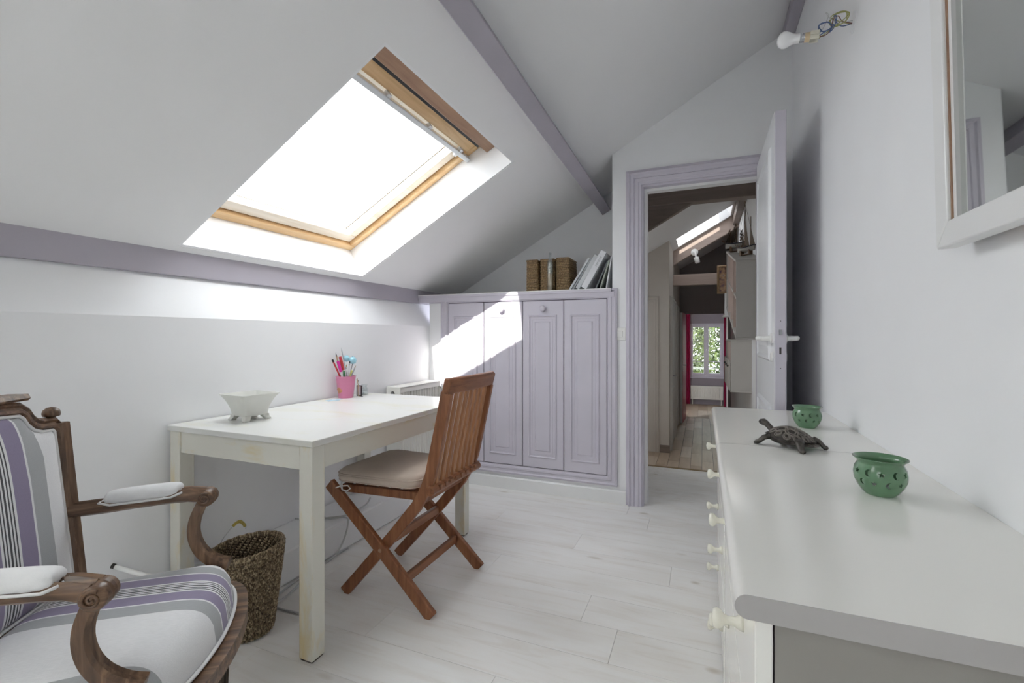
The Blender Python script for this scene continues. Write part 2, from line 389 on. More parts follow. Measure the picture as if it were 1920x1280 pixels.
struct('baseboard_landing', MB().box(-.47, -.456, 3.24, 4.28, 0, .08), 'white', bevel=.003)
# ceiling (one sloping plane over room and hall, with roof-window holes)
def slab_cells(ss, ys, holes, n0, n1):
    mb = MB()
    for i in range(len(ss) - 1):
        for j in range(len(ys) - 1):
            cs, cy = (ss[i] + ss[i + 1]) / 2, (ys[j] + ys[j + 1]) / 2
            if any(a < cs < b and c < cy < d for a, b, c, d in holes): continue
            mb.rbox(ss[i], ss[i + 1], ys[j], ys[j + 1], n0, n1)
    return mb
S0, S1, Y0, Y1 = .062, 1.243, 1.27, 2.38             # skylight
R0, R1, RY0, RY1 = .062, 1.243, -1.06, .05
E0, E1, EY0, EY1 = s_of(-1.28), s_of(-.70), 4.50, 5.40    # unseen hall roof window added to brighten the hall           # its twin behind the camera
HS0, HS1, HY0, HY1 = s_of(-.335), s_of(.365), 6.74, 7.34
sTop = s_of(XR) + .02
struct('ceiling', slab_cells([-.10, S0 - .012, E0 - .012, S1 + .012, E1 + .012, HS0 - .012, HS1 + .012, sTop], [YB - .1, RY0 - .012, RY1 + .012, Y0 - .012, Y1 + .012, EY0 - .012, EY1 + .012, HY0 - .012, HY1 + .012, 9.75],
       [(S0 - .012, S1 + .012, Y0 - .012, Y1 + .012), (R0 - .012, R1 + .012, RY0 - .012, RY1 + .012), (HS0 - .012, HS1 + .012, HY0 - .012, HY1 + .012), (E0 - .012, E1 + .012, EY0 - .012, EY1 + .012)], 0, .2), 'ceil')
# purlins
bs = s_of(-.731 + .14 * SA * 0, 0)
def purlin(name, s0, s1, depth, y0, y1, mt): return struct(name, MB().rbox(s0, s1, y0, y1, -depth, .02), mt, bevel=.003)
# lower edge seen at (-.731, 2.058)-(-.675, 2.093)
kq = .012 * (3.68 - YB)
struct('trim_3', MB().hexa([roof(*q) for q in ((1.452 + kq, YB, -.124), (1.526 + kq, YB, -.124), (1.526, 3.68, -.124), (1.452, 3.68, -.124), (1.452 + kq, YB, .02), (1.526 + kq, YB, .02), (1.526, 3.68, .02), (1.452, 3.68, .02))]), 'beam', bevel=.003)
struct('trim_4', MB().prism([(.422, 2.792), (XR, 2.792), (XR, 2.92), (.422, ceil_z(.422) + .03)], 1, YB, 3.10), 'beam', bevel=.003)

# ------------------------------------------------------------------ roof windows
def roof_window(name, s0, s1, y0, y1, blind=False):
    t = thing(name, roof((s0 + s1) / 2, (y0 + y1) / 2, .2), kind='structure')
    e = .0
    top = s1 - .066
    # plastered reveal, four sides
    th = .02
    mb = MB()
    mb.hexa([roof(*p) for p in ((s0 - th, y0 - th, .002), (s0, y0, .002), (s0, y1, .002), (s0 - th, y1 + th, .002), (s0 - th, y0 - th, .33), (s0, y0, .33), (s0, y1, .33), (s0 - th, y1 + th, .33))])
    mb.hexa([roof(*p) for p in ((s0, y1, .002), (s1, y1, .002), (s1 + th, y1 + th, .002), (s0 - th, y1 + th, .002), (s0, y1, .33), (top, y1, .33), (top + th, y1 + th, .33), (s0 - th, y1 + th, .33))])
    mb.hexa([roof(*p) for p in ((s0 - th, y0 - th, .002), (s1 + th, y0 - th, .002), (s1, y0, .002), (s0, y0, .002), (s0 - th, y0 - th, .33), (top + th, y0 - th, .33), (top, y0, .33), (s0, y0, .33))])
    mb.hexa([roof(*p) for p in ((s1, y0, .002), (s1 + th, y0 - th, .002), (s1 + th, y1 + th, .002), (s1, y1, .002), (top, y0, .33), (top + th, y0 - th, .33), (top + th, y1 + th, .33), (top, y1, .33))])
    obj('reveal', mb, 'wall', t)
    # fixed frame: bottom, two sides, head
    w = .045
    obj('frame_bottom', MB().rbox(s0, s0 + w, y0, y1, .195, .33), 'pine', t, bevel=.004)
    obj('frame_side', MB().rbox(s0 + w, top, y1 - w, y1, .195, .33), 'pine_s', t, bevel=.004)
    obj('frame_side', MB().rbox(s0 + w, top, y0, y0 + w, .195, .33), 'pine_s', t, bevel=.004)
    obj('frame_head', MB().rbox(top - .03, top + .03, y0, y1, .14, .33), 'pine_d', t, bevel=.003)
    # sash
    a0, a1, b0, b1 = s0 + w + .006, top - .034, y0 + w + .006, y1 - w - .006
    q = .06
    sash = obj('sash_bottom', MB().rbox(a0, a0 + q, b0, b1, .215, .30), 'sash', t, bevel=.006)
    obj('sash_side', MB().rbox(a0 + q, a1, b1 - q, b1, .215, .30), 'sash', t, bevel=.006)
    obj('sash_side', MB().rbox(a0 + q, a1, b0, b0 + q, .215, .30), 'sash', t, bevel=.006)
    obj('sash_top', MB().rbox(a1 - .085, a1 - .018, b0, b1, .19, .30), 'pine', t, bevel=.005)
    obj('seal_strip', MB().rbox(a1 - .018, a1 + .004, b0, b1, .17, .20), 'black', t)
    obj('vent_bar', MB().rbox(a1 - .125, a1 - .098, b0 - .02, b1 + .045, .165, .195), 'alu', t, bevel=.004)
    for k in (.30, .62, .93):
        obj('bar_bracket', MB().rbox(a1 - .100, a1 - .084, b0 + (b1 - b0) * k - .012, b0 + (b1 - b0) * k + .012, .17, .195), 'alu', t)
    obj('vent_flap', MB().rbox(a1 - .135, a1 - .08, b0 + .01, b1 - .01, .222, .236), 'cream', t)
    obj('hinge_plate', MB().rbox(a1 - .15, a1 - .12, b1 - .045, b1 - .02, .196, .215), 'steel', t, bevel=.003)
    for k in (.34, .70):
        obj('screw', MB().lathe([(0, 0), (.006, 0), (.006, .004), (0, .006)], (0, 0, 0), 10, Matrix.Translation(roof(s0 + (s1 - s0) * k, y1 - w, .24)) @ Matrix.Rotation(PI / 2, 4, 'X')), 'pine_d', t)
    obj('glazing_seal', MB().rbox(a0 + q - .004, a0 + q, b0 + q - .004, b1 - q + .004, .262, .268).rbox(a0 + q, a1 - .08, b1 - q, b1 - q + .004, .262, .268).rbox(a0 + q, a1 - .08, b0 + q - .004, b0 + q, .262, .268), 'dark', t)
    obj('glass', MB().rbox(a0 + q - .004, a1 - .08, b0 + q - .004, b1 - q + .004, .270, .274), 'glass', t)
    if blind:
        obj('blind', MB().rbox(a0 + q - .01, a1 - .1, b0 + q - .01, b1 - q + .01, .235, .2362), 'blind', t)
    return t
roof_window('window_1', S0, S1, Y0, Y1)
roof_window('window_2', R0, R1, RY0, RY1, True)
nrm_in = Vector((SA, 0, -CA))
portal('window_portal', roof((S0 + S1) / 2 - .03, (Y0 + Y1) / 2, .34), nrm_in, Y1 - Y0, S1 - S0)

w5 = thing('rear_fill_window', ((GX0 + GX1) / 2, YB - .06, GZ0), kind='structure')  # unseen rear window with blind, added as fill light from behind the camera
for xa, xb in ((GX0, (GX0 + GX1) / 2), ((GX0 + GX1) / 2, GX1)):
    obj('casement', MB().box(xa, xa + .05, YB - .11, YB - .06, GZ0, GZ1).box(xb - .05, xb, YB - .11, YB - .06, GZ0, GZ1).box(xa + .05, xb - .05, YB - .11, YB - .06, GZ0, GZ0 + .05).box(xa + .05, xb - .05, YB - .11, YB - .06, GZ1 - .05, GZ1), 'white', w5)
    obj('pane', MB().box(xa + .05, xb - .05, YB - .088, YB - .084, GZ0 + .05, GZ1 - .05), 'glass', w5)
obj('blind', MB().box(GX0 + .003, GX1 - .003, YB - .03, YB - .029, GZ0 + .003, GZ1 - .003), 'blind', w5)
# ------------------------------------------------------------------ doorway casing and the open door
cas = [(0, 0), (0, .012), (.012, .012), (.016, .030), (.024, .034), (.032, .024), (.050, .022), (.055, .016), (.060, .022), (.080, .020), (.084, .014), (.098, .014), (.098, 0)]
# t x n gives the outside: path runs right -> left over the top
cb = MB().sweep([(DX0 - .0, 3.10, 0), (DX0, 3.10, DZ), (DX1, 3.10, DZ), (DX1, 3.10, 0)], [(-(.098 - a), b) for a, b in cas], (0, -1, 0))
dr = thing('door_1', (DX1, 3.1, 0), kind='structure')
obj('casing', cb, 'lilac', dr)
obj('jamb', MB().box(DX0, DX0 + .012, 3.10, 3.22, 0, DZ).box(DX0 + .012, DX1, 3.10, 3.22, DZ - .012, DZ).box(DX1 - .012, DX1, 3.10, 3.22, 0, DZ - .012), 'lilac', dr)
obj('stop_strip', MB().box(DX0 + .012, DX0 + .03, 3.15, 3.21, 0, DZ - .012).box(DX0 + .03, DX1 - .012, 3.15, 3.21, DZ - .03, DZ - .012), 'white', dr)
dx0, dx1, dy0, dy1, dz0, dz1 = .297, .338, 2.355, 3.085, .012, 2.10
leaf = obj('leaf', MB().box(dx0, dx1, dy0, dy1, dz0, dz1), 'lilac', dr, bevel=.002)
def door_face(xf, sgn, mt):
    mb = MB().box(xf, xf + sgn * .003, dy0 + .001, dy1, dz0 + .001, dz1 - .001)
    obj('face', mb, mt, leaf)
    for z0, z1 in ((.16, .78), (.98, 1.98)):
        st = [(0, 0), (.012, .012), (.02, .012), (.03, .004), (.05, .004), (.075, .011)]
        obj('panel', MB().rings((dy0 + .10, dy1 - .11, z0, z1), st, lambda a, b, d: (xf + sgn * (.003 + d), a, b)), mt, leaf)
door_face(dx0, -1, 'doorwhite'); door_face(dx1, 1, 'lilac')
def lever(x, sg):
    h = obj('door_handle', MB().lathe([(0, 0), (.024, 0), (.024, .008), (.012, .012), (.011, .045), (0, .047)], (0, 0, 0), 20, Matrix.Translation((x, dy0 + .062, 1.09)) @ Matrix.Rotation(sg * PI / 2, 4, 'Y')), 'plastic', leaf, smooth=True, auto=40)
    p = [(x + sg * .040, dy0 + .062, 1.09), (x + sg * .052, dy0 + .075, 1.091), (x + sg * .055, dy0 + .10, 1.092), (x + sg * .053, dy0 + .14, 1.089), (x + sg * .05, dy0 + .175, 1.087)]
    obj('lever', MB().tube(p, [.010, .0115, .011, .010, .008], 10), 'plastic', h, smooth=True)
    obj('key_rose', MB().lathe([(0, 0), (.021, 0), (.020, .008), (0, .009)], (0, 0, 0), 18, Matrix.Translation((x, dy0 + .062, 1.005)) @ Matrix.Rotation(sg * PI / 2, 4, 'Y')), 'plastic', leaf, smooth=True, auto=40)
lever(dx0 - .003, -1); lever(dx1 + .003, 1)
obj('latch', MB().prism([(dy0, 1.106), (dy0 - .010, 1.106), (dy0 - .002, 1.128), (dy0, 1.128)], 0, .311, .324), 'steel', leaf, bevel=.001)
obj('lock_slot', MB().box(.313, .321, dy0 - .0008, dy0, 1.02, 1.05), 'dark', leaf)
for z in (1.165, .955): obj('screw', MB().box(.3155, .3195, dy0 - .0008, dy0, z, z + .004), 'dark', leaf)
for z in (.25, 1.05, 1.85): obj('hinge', MB().lathe([(0, 0), (.008, 0), (.008, .09), (0, .09)], (dx1 + .008, dy1 + .003, z), 10), 'steel', leaf)

# =================================================================== HALL BEYOND THE DOOR
GY, FY = 9.5, 11.5
hf = struct('floor_hall', MB().box(-1.5, XR, 4.125, FY, HF - .06, HF - .009), 'dark')
hp = mesh_of('plank', MB().box(0, .126, 0, .616, -.009, 0), 'hallplank', False, Vector())
x = -.92; c = 0
while x < XR - .01:
    y = 5.2 - (c * .37) % .6
    while y < GY:
        sx = min(.13, XR - x) / .13
        shared('plank', hp, hf, Vector((x, y, HF)) - ORG[hf.name], (sx, 1, 1)); y += .622
    x += .13; c += 1
hq = mesh_of('plank', MB().box(0, .178, 0, .995, -.009, 0), 'hallplank', False, Vector())
for i in range(5):
    for j in range(2): shared('plank', hq, hf, Vector((-.45 + i * .18, 9.53 + j, HF)) - ORG[hf.name], None)
for k in range(2):
    struct('step', MB().box(-.47, XR, 4.125 + k * .26, 4.385 + k * .26, HF, -.155 - k * .155), 'hallplank')
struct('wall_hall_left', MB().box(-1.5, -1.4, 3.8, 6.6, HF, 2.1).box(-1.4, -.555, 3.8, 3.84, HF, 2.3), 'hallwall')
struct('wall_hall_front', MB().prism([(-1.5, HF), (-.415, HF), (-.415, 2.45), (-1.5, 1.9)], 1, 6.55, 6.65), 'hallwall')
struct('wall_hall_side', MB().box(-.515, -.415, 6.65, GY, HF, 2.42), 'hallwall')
struct('baseboard_hall', MB().box(-.535, -.41, 6.535, 6.55, HF, HF + .10), 'hallbeam')
# hall doors
d2 = thing('door_2', (-.95, 6.55, HF), kind='structure')
obj('casing', MB().sweep([(-1.36, 6.55, HF), (-1.36, 6.55, 1.55), (-.63, 6.55, 1.55), (-.63, 6.55, HF)], [(-(.098 - a), b) for a, b in cas], (0, -1, 0)), 'hallwall', d2)
obj('leaf', MB().box(-1.36, -.63, 6.535, 6.55, HF, 1.55), 'hallwall', d2)
obj('panel', MB().rings((-1.26, -.70, .62, 1.45), [(0, 0), (.012, .01), (.02, .004), (.06, .004), (.08, .01)], lambda a, b, d: (a, 6.535 - d, b)), 'hallwall', d2)
d3 = thing('door_3', (-.415, 7.25, HF), kind='structure')
obj('casing', MB().sweep([(-.415, 6.78, HF), (-.415, 6.78, 1.55), (-.415, 7.58, 1.55), (-.415, 7.58, HF)], [(-(.098 - a), b) for a, b in cas], (1, 0, 0)), 'hallwhite', d3)
obj('leaf', MB().box(-.415, -.405, 6.78, 7.58, HF, 1.55), 'hallwhite', d3)
for z0, z1 in ((HF + .15, .35), (.62, 1.42)):
    obj('panel', MB().rings((6.9, 7.46, z0, z1), [(0, 0), (.012, .01), (.02, .004), (.06, .004), (.08, .01)], lambda a, b, d: (-.405 + d, a, b)), 'hallwhite', d3)
obj('door_handle', MB().tube([(-.405, 6.86, .55), (-.36, 6.86, .55), (-.355, 6.89, .55), (-.355, 6.98, .55)], .009, 8), 'steel', d3, smooth=True)
obj('key_rose', MB().lathe([(0, 0), (.02, 0), (.02, .006), (0, .006)], (0, 0, 0), 14, Matrix.Translation((-.405, 6.86, .43)) @ Matrix.Rotation(PI / 2, 4, 'Y')), 'steel', d3)
d4 = thing('door_4', (-.415, 8.3, HF), kind='structure')
obj('casing', MB().sweep([(-.415, 7.95, HF), (-.415, 7.95, 1.52), (-.415, 8.68, 1.52), (-.415, 8.68, HF)], [(-(.098 - a), b) for a, b in cas], (1, 0, 0)), 'hallwhite', d4)
obj('leaf', MB().box(-.415, -.408, 7.95, 8.68, HF, 1.52), 'hallwhite', d4)
# open crimson door at the far room
d5 = thing('door_5', (-.33, 9.45, HF), kind='structure')
lf = obj('leaf', MB().hexa([(-.372, 8.82, HF + .01), (-.335, 8.82, HF + .01), (-.298, 9.46, HF + .01), (-.335, 9.46, HF + .01), (-.372, 8.82, 1.52), (-.335, 8.82, 1.52), (-.298, 9.46, 1.52), (-.335, 9.46, 1.52)]), 'white', d5, bevel=.002)
obj('face', MB().hexa([(-.335, 8.823, HF + .012), (-.331, 8.823, HF + .012), (-.294, 9.46, HF + .012), (-.298, 9.46, HF + .012), (-.335, 8.823, 1.518), (-.331, 8.823, 1.518), (-.294, 9.46, 1.518), (-.298, 9.46, 1.518)]), 'red', lf)
obj('door_handle', MB().tube([(-.45, 8.95, .58), (-.42, 8.88, .58), (-.285, 8.88, .58), (-.28, 8.95, .58)], .009, 8).box(-.34, -.327, 8.86, 8.9, .46, .66), 'steel', lf, smooth=True, auto=40)
# far gable wall with opening
OX0, OX1, OZ = -.31, .43, 1.52
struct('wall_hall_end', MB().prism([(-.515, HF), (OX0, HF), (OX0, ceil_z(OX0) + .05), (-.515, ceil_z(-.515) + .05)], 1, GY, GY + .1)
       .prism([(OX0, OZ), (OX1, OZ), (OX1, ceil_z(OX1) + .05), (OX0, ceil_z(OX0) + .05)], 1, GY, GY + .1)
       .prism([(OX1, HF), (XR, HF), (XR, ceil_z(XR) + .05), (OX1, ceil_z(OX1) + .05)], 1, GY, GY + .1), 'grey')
struct('trim_5', MB().box(OX0 - .06, OX1, GY - .02, GY, OZ, OZ + .07).box(OX1 - .0, OX1 + .045, GY - .02, GY, HF, OZ + .07), 'grey', bevel=.004)
# far room
WX0, WX1, WZ0, WZ1 = -.30, .44, .17, 1.39
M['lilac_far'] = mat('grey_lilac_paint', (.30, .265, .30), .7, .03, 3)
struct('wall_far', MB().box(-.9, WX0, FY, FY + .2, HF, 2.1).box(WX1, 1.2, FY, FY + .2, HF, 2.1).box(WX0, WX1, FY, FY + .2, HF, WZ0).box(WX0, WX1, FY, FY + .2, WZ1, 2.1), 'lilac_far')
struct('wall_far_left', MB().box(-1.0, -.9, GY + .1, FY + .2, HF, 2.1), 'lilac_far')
struct('ceiling_far', MB().box(-1.0, 1.3, GY + .1, FY + .2, 2.05, 2.15), 'hallwall')
w3 = thing('window_3', (.07, FY + .05, WZ0), kind='structure')
def yframe(x0, x1, z0, z1, w, y0, y1):
    return MB().box(x0, x0 + w, y0, y1, z0, z1).box(x1 - w, x1, y0, y1, z0, z1).box(x0 + w, x1 - w, y0, y1, z0, z0 + w).box(x0 + w, x1 - w, y0, y1, z1 - w, z1)
obj('frame', yframe(WX0, WX1, WZ0, WZ1, .035, FY + .02, FY + .09), 'lilac', w3, bevel=.004)
mx_ = (WX0 + WX1) / 2
for x0, x1 in ((WX0 + .035, mx_), (mx_, WX1 - .035)):
    sh = obj('casement', yframe(x0 + .001, x1 - .001, WZ0 + .036, WZ1 - .036, .05, FY + .01, FY + .06), 'lilac', w3, bevel=.004)
    for z in (.52, .99): obj('glazing_bar', MB().box(x0 + .05, x1 - .05, FY + .02, FY + .05, z - .009, z + .009), 'lilac', sh)
    for z0, z1 in ((WZ0 + .08, .511), (.529, .981), (.999, WZ1 - .08)): obj('pane', MB().box(x0 + .05, x1 - .05, FY + .034, FY + .038, z0, z1), 'glass_far', sh)
obj('window_sill', MB().box(WX0 - .03, WX1 + .03, FY - .03, FY + .02, WZ0 - .03, WZ0), 'lilac', w3, bevel=.004)
portal('far_window_portal', (mx_, FY + .22, .78), (0, -1, 0), WX1 - WX0, WZ1 - WZ0)
def radiator(name, label, x0, x1, y0, y1, z0, z1, axis, pitch, mt='cream'):
    """panel radiator; ribs face -y (axis 0) or +x (axis 1)"""
    t = thing(name, ((x0 + x1) / 2, (y0 + y1) / 2, z0), label, 'radiator')
    a0, a1 = (x0, x1) if axis == 0 else (y0, y1)
    mb = MB(); n = int((a1 - a0 - .02) / pitch); prof = []
    for i in range(n):
        a = a0 + .01 + i * pitch
        for da, dd in ((0, 0), (.22, 0), (.34, -.008), (.72, -.008), (.84, 0)): prof.append((a + da * pitch, dd))
    prof = [(a0, 0)] + prof + [(a1, 0)]
    front = y0 + .012 if axis == 0 else x1 - .012
    def P(a, d, z): return (a, front - d * 1, z) if axis == 0 else (front + d, a, z)
    vs, fs = [], []
    for a, d in prof: vs += [P(a, d, z0 + .035), P(a, d, z1 - .04)]
    for i in range(len(prof) - 1): fs.append((2 * i, 2 * i + 2, 2 * i + 3, 2 * i + 1))
    obj('ribbed_panel', MB().add(vs, fs), mt, t)
    for za, zc in ((z1 - .04, z1 - .004), (z0, z0 + .035)):
        obj('frame_rail', MB().box(x0, x1, y0, y0 + .014, za, zc) if axis == 0 else MB().box(x1 - .014, x1, y0, y1, za, zc), mt, t, bevel=.003)
    if axis == 0: obj('back_panel', MB().box(x0, x1, y1 - .012, y1, z0, z1 - .004), mt, t)
    else: obj('back_panel', MB().box(x0, x0 + .012, y0, y1, z0, z1 - .004), mt, t)
    return t
r2 = radiator('radiator', 'low white radiator under the far garden window', -.26, .42, FY - .11, FY - .03, -.33, -.03, 0, .045)
obj('top_grille', MB().box(-.26, .42, FY - .11, FY - .03, -.034, -.03), 'cream', r2)
for q in (-.2, .3): obj('bracket', MB().box(q, q + .03, FY - .05, FY, -.3, -.1), 'cream', r2)
for q in (-.22, .38): obj('supply_pipe', MB().tube([(q, FY - .07, -.32), (q, FY - .07, HF)], .009, 8), 'cream', r2)
def curtain(x0, x1, y, z0, z1, folds, label):
    mb = MB(); n = folds * 10; vs, fs = [], []
    for i in range(n + 1):
        x = x0 + (x1 - x0) * i / n; yy = y + .025 * math.sin(2 * PI * folds * i / n)
        vs += [(x, yy, z0), (x, yy, z1)]
    for i in range(n): fs.append((2 * i, 2 * i + 2, 2 * i + 3, 2 * i + 1))
    m = len(vs); vs += [(a, b + .004, c) for a, b, c in vs]; fs += [tuple(k + m for k in f)[::-1] for f in fs]
    obj('curtain', MB().add(vs, fs), 'crimson', smooth=True, label=label, cat='curtain', group='crimson curtains at the far window')
curtain(-.44, -.27, FY - .07, HF + .005, 1.62, 4, 'crimson curtain beside the open red door at the far window')
curtain(.43, .475, FY - .21, HF + .005, 1.62, 2, 'crimson curtain at the right edge of the far window')
# trusses
def truss(y, thick, tie0, tie1, low, mt_t, mt_r, x0, x1, n):
    struct(f'trim_{n}', MB().box(x0, x1, y - thick / 2, y + thick / 2, tie0, tie1), mt_t, bevel=.006)
    struct(f'trim_{n+1}', MB().prism([(x0, ceil_z(x0) - low), (x1, ceil_z(x1) - low), (x1, ceil_z(x1) - low + .21), (x0, ceil_z(x0) - low + .21)], 1, y - thick / 2 + .02, y + thick / 2 - .02), mt_r, bevel=.006)
truss(4.25, .10, 2.23, 2.385, .34, 'hallbeam', 'hallbeam', -1.4, XR, 6)
truss(7.45, .12, 1.86, 2.02, .21, 'hallbeam_l', 'hallbeam_l', -.415, XR, 8)
struct('trim_10', MB().box(.40, XR, 4.4, GY, 2.70, 2.90), 'hallbeam')
# hall roof window
hw = thing('window_4', roof((HS0 + HS1) / 2, (HY0 + HY1) / 2, .2), kind='structure')
def ring_boxes(s0, s1, y0, y1, w, n0, n1):
    return MB().rbox(s0 - w, s0, y0 - w, y1 + w, n0, n1).rbox(s1, s1 + w, y0 - w, y1 + w, n0, n1).rbox(s0, s1, y0 - w, y0, n0, n1).rbox(s0, s1, y1, y1 + w, n0, n1)
obj('reveal', ring_boxes(HS0, HS1, HY0, HY1, .02, .003, .3), 'wall', hw)
obj('frame', ring_boxes(HS0 + .04, HS1 - .04, HY0 + .04, HY1 - .04, .04, .24, .3), 'white', hw)
obj('glass', MB().rbox(HS0 + .04, HS1 - .04, HY0 + .04, HY1 - .04, .27, .274), 'glass_hall', hw)
portal('hall_roof_portal', roof((HS0 + HS1) / 2, (HY0 + HY1) / 2, .33), nrm_in, HY1 - HY0, HS1 - HS0)
h6 = thing('hall_fill_window', roof((E0 + E1) / 2, (EY0 + EY1) / 2, .2), kind='structure')  # unseen roof window put in to brighten the hall
obj('reveal', ring_boxes(E0, E1, EY0, EY1, .02, .003, .3), 'wall', h6)
obj('frame', ring_boxes(E0 + .04, E1 - .04, EY0 + .04, EY1 - .04, .04, .24, .3), 'white', h6)
obj('glass', MB().rbox(E0 + .04, E1 - .04, EY0 + .04, EY1 - .04, .27, .274), 'glass', h6)
portal('hall_left_portal', roof((E0 + E1) / 2, (EY0 + EY1) / 2, .33), nrm_in, EY1 - EY0, E1 - E0)
# ceiling spot on the rafter
sp = thing('ceiling_spot', (-.115, 7.36, 2.32), 'small white ceiling spot clipped to the pale hall rafter', 'spot lamp')
obj('mount', MB().lathe([(0, 0), (.05, 0), (.05, .025), (.02, .04), (0, .045)], (0, 0, 0), 18, Matrix.Translation((-.115, 7.41, 2.34)) @ Matrix.Rotation(PI / 2, 4, 'X')), 'plastic', sp, smooth=True, auto=40)
obj('lamp_head', MB().lathe([(0, 0), (.026, 0), (.034, .01), (.036, .085), (.032, .09), (.028, .08), (0, .075)], (0, 0, 0), 18, Matrix.Translation((-.07, 7.335, 2.17)) @ Matrix.Rotation(-.25, 4, 'Y')), 'plastic', sp, smooth=True, auto=40)
obj('stem', MB().tube([(-.115, 7.37, 2.34), (-.10, 7.34, 2.30), (-.092, 7.335, 2.255)], .012, 8), 'plastic', sp)
# hall wall cabinets
plain('cabinet', (.47, .445, .415), .5, var=.02); plain('cabinet_in', (.62, .50, .45), .6)
def wall_cabinet(label, x0, y0, y1, z0, z1, bays, rows_, glazed=False, rise=0):
    t = thing('wall_cabinet', ((x0 + XR) / 2, (y0 + y1) / 2, z0), label, 'cabinet', 'pale cabinets hung on the hall wall')
    th = .02
    obj('side_panel', MB().box(x0, XR, y0, y0 + th, z0, z1), 'cabinet', t, bevel=.002); obj('side_panel', MB().box(x0, XR, y1 - th, y1, z0, z1), 'cabinet', t, bevel=.002)
    obj('top_panel', MB().box(x0 - .004, XR, y0 - .004, y1, z1, z1 + th), 'cabinet', t, bevel=.002); obj('bottom_panel', MB().box(x0 - .004, XR, y0 - .004, y1, z0 - th, z0), 'cabinet', t, bevel=.002)
    obj('back_panel', MB().box(XR - .012, XR, y0 + th, y1 - th, z0, z1), 'cabinet_in', t)
    for k in range(1, bays):
        y = y0 + (y1 - y0) * k / bays; obj('divider', MB().box(x0, XR - .012, y - .009, y + .009, z0, z1), 'cabinet_in', t)
    for k in range(1, rows_):
        z = z0 + (z1 - z0) * k / rows_; obj('shelf', MB().box(x0 + .005, XR - .012, y0 + th, y1 - th, z - .009, z + .009), 'cabinet', t)
    if glazed:
        for k in range(bays):
            ya, yb = y0 + (y1 - y0) * k / bays + .012, y0 + (y1 - y0) * (k + 1) / bays - .012
            d = obj('cabinet_door', MB().box(x0 - .018, x0 - .002, ya, yb, z0, z1 - .20), 'cabinet', t, bevel=.002)
            obj('knob', MB().lathe([(0, 0), (.008, 0), (.012, .016), (0, .022)], (0, 0, 0), 12, Matrix.Translation((x0 - .018, ya + .04, (z0 + z1) / 2)) @ Matrix.Rotation(-PI / 2, 4, 'Y')), 'dark', d)
    for c in t.children:      # the upper unit climbs with the roof
        for v in c.data.vertices: v.co.z += rise * (v.co.y + (y0 + y1) / 2 - y0)
    return t
wall_cabinet('upper open-fronted wall cabinet in the hall with model ships on top', .268, 4.50, 6.30, 1.09, 1.745, 4, 2, rise=.21)
wall_cabinet('lower wall cabinet in the hall hung beneath the open one', .275, 5.50, 6.60, .52, 1.04, 3, 2, True)
# small shelf and framed picture further along
tb = thing('wall_shelf', (.36, 6.9, 1.36), 'narrow white wall shelf beyond the upper hall cabinet', 'shelf')
obj('board', MB().box(.25, XR, 6.75, 7.1, 1.36, 1.38), 'white', tb); obj('upright', MB().box(.27, XR, 6.9, 6.92, 1.38, 1.68), 'white', tb); obj('bracket', MB().box(.40, XR, 6.80, 6.82, 1.22, 1.36), 'white', tb)
pf = thing('framed_picture', (.26, 7.2, 1.71), 'small picture in a gilt wood frame hanging past the hall cabinets', 'picture')
plain('gilt', (.26, .165, .085), .45, var=.2, vs=40); 
kk = NT('picture_print'); f = kk.noise(kk.coords(), 14, 4); kk.link(kk.ramp(f, [(.35, (.08, .05, .10)), (.45, (.35, .2, .12)), (.55, (.5, .34, .2)), (.68, (.16, .13, .22))], 'LINEAR'), kk.b.inputs['Base Color']); M['print'] = kk.m
obj('frame', MB().sweep([(.215, 7.22, 1.73), (.30, 7.22, 1.73), (.30, 7.22, 2.07), (.215, 7.22, 2.07)], [(0, 0), (0, .03), (.012, .04), (.03, .02), (.03, 0)], (0, -1, 0), True), 'gilt', pf)
obj('canvas', MB().box(.205, .31, 7.215, 7.225, 1.72, 2.08), 'print', pf)
obj('hanging_batten', MB().box(.31, XR, 7.225, 7.245, 1.74, 2.05), 'gilt', pf)
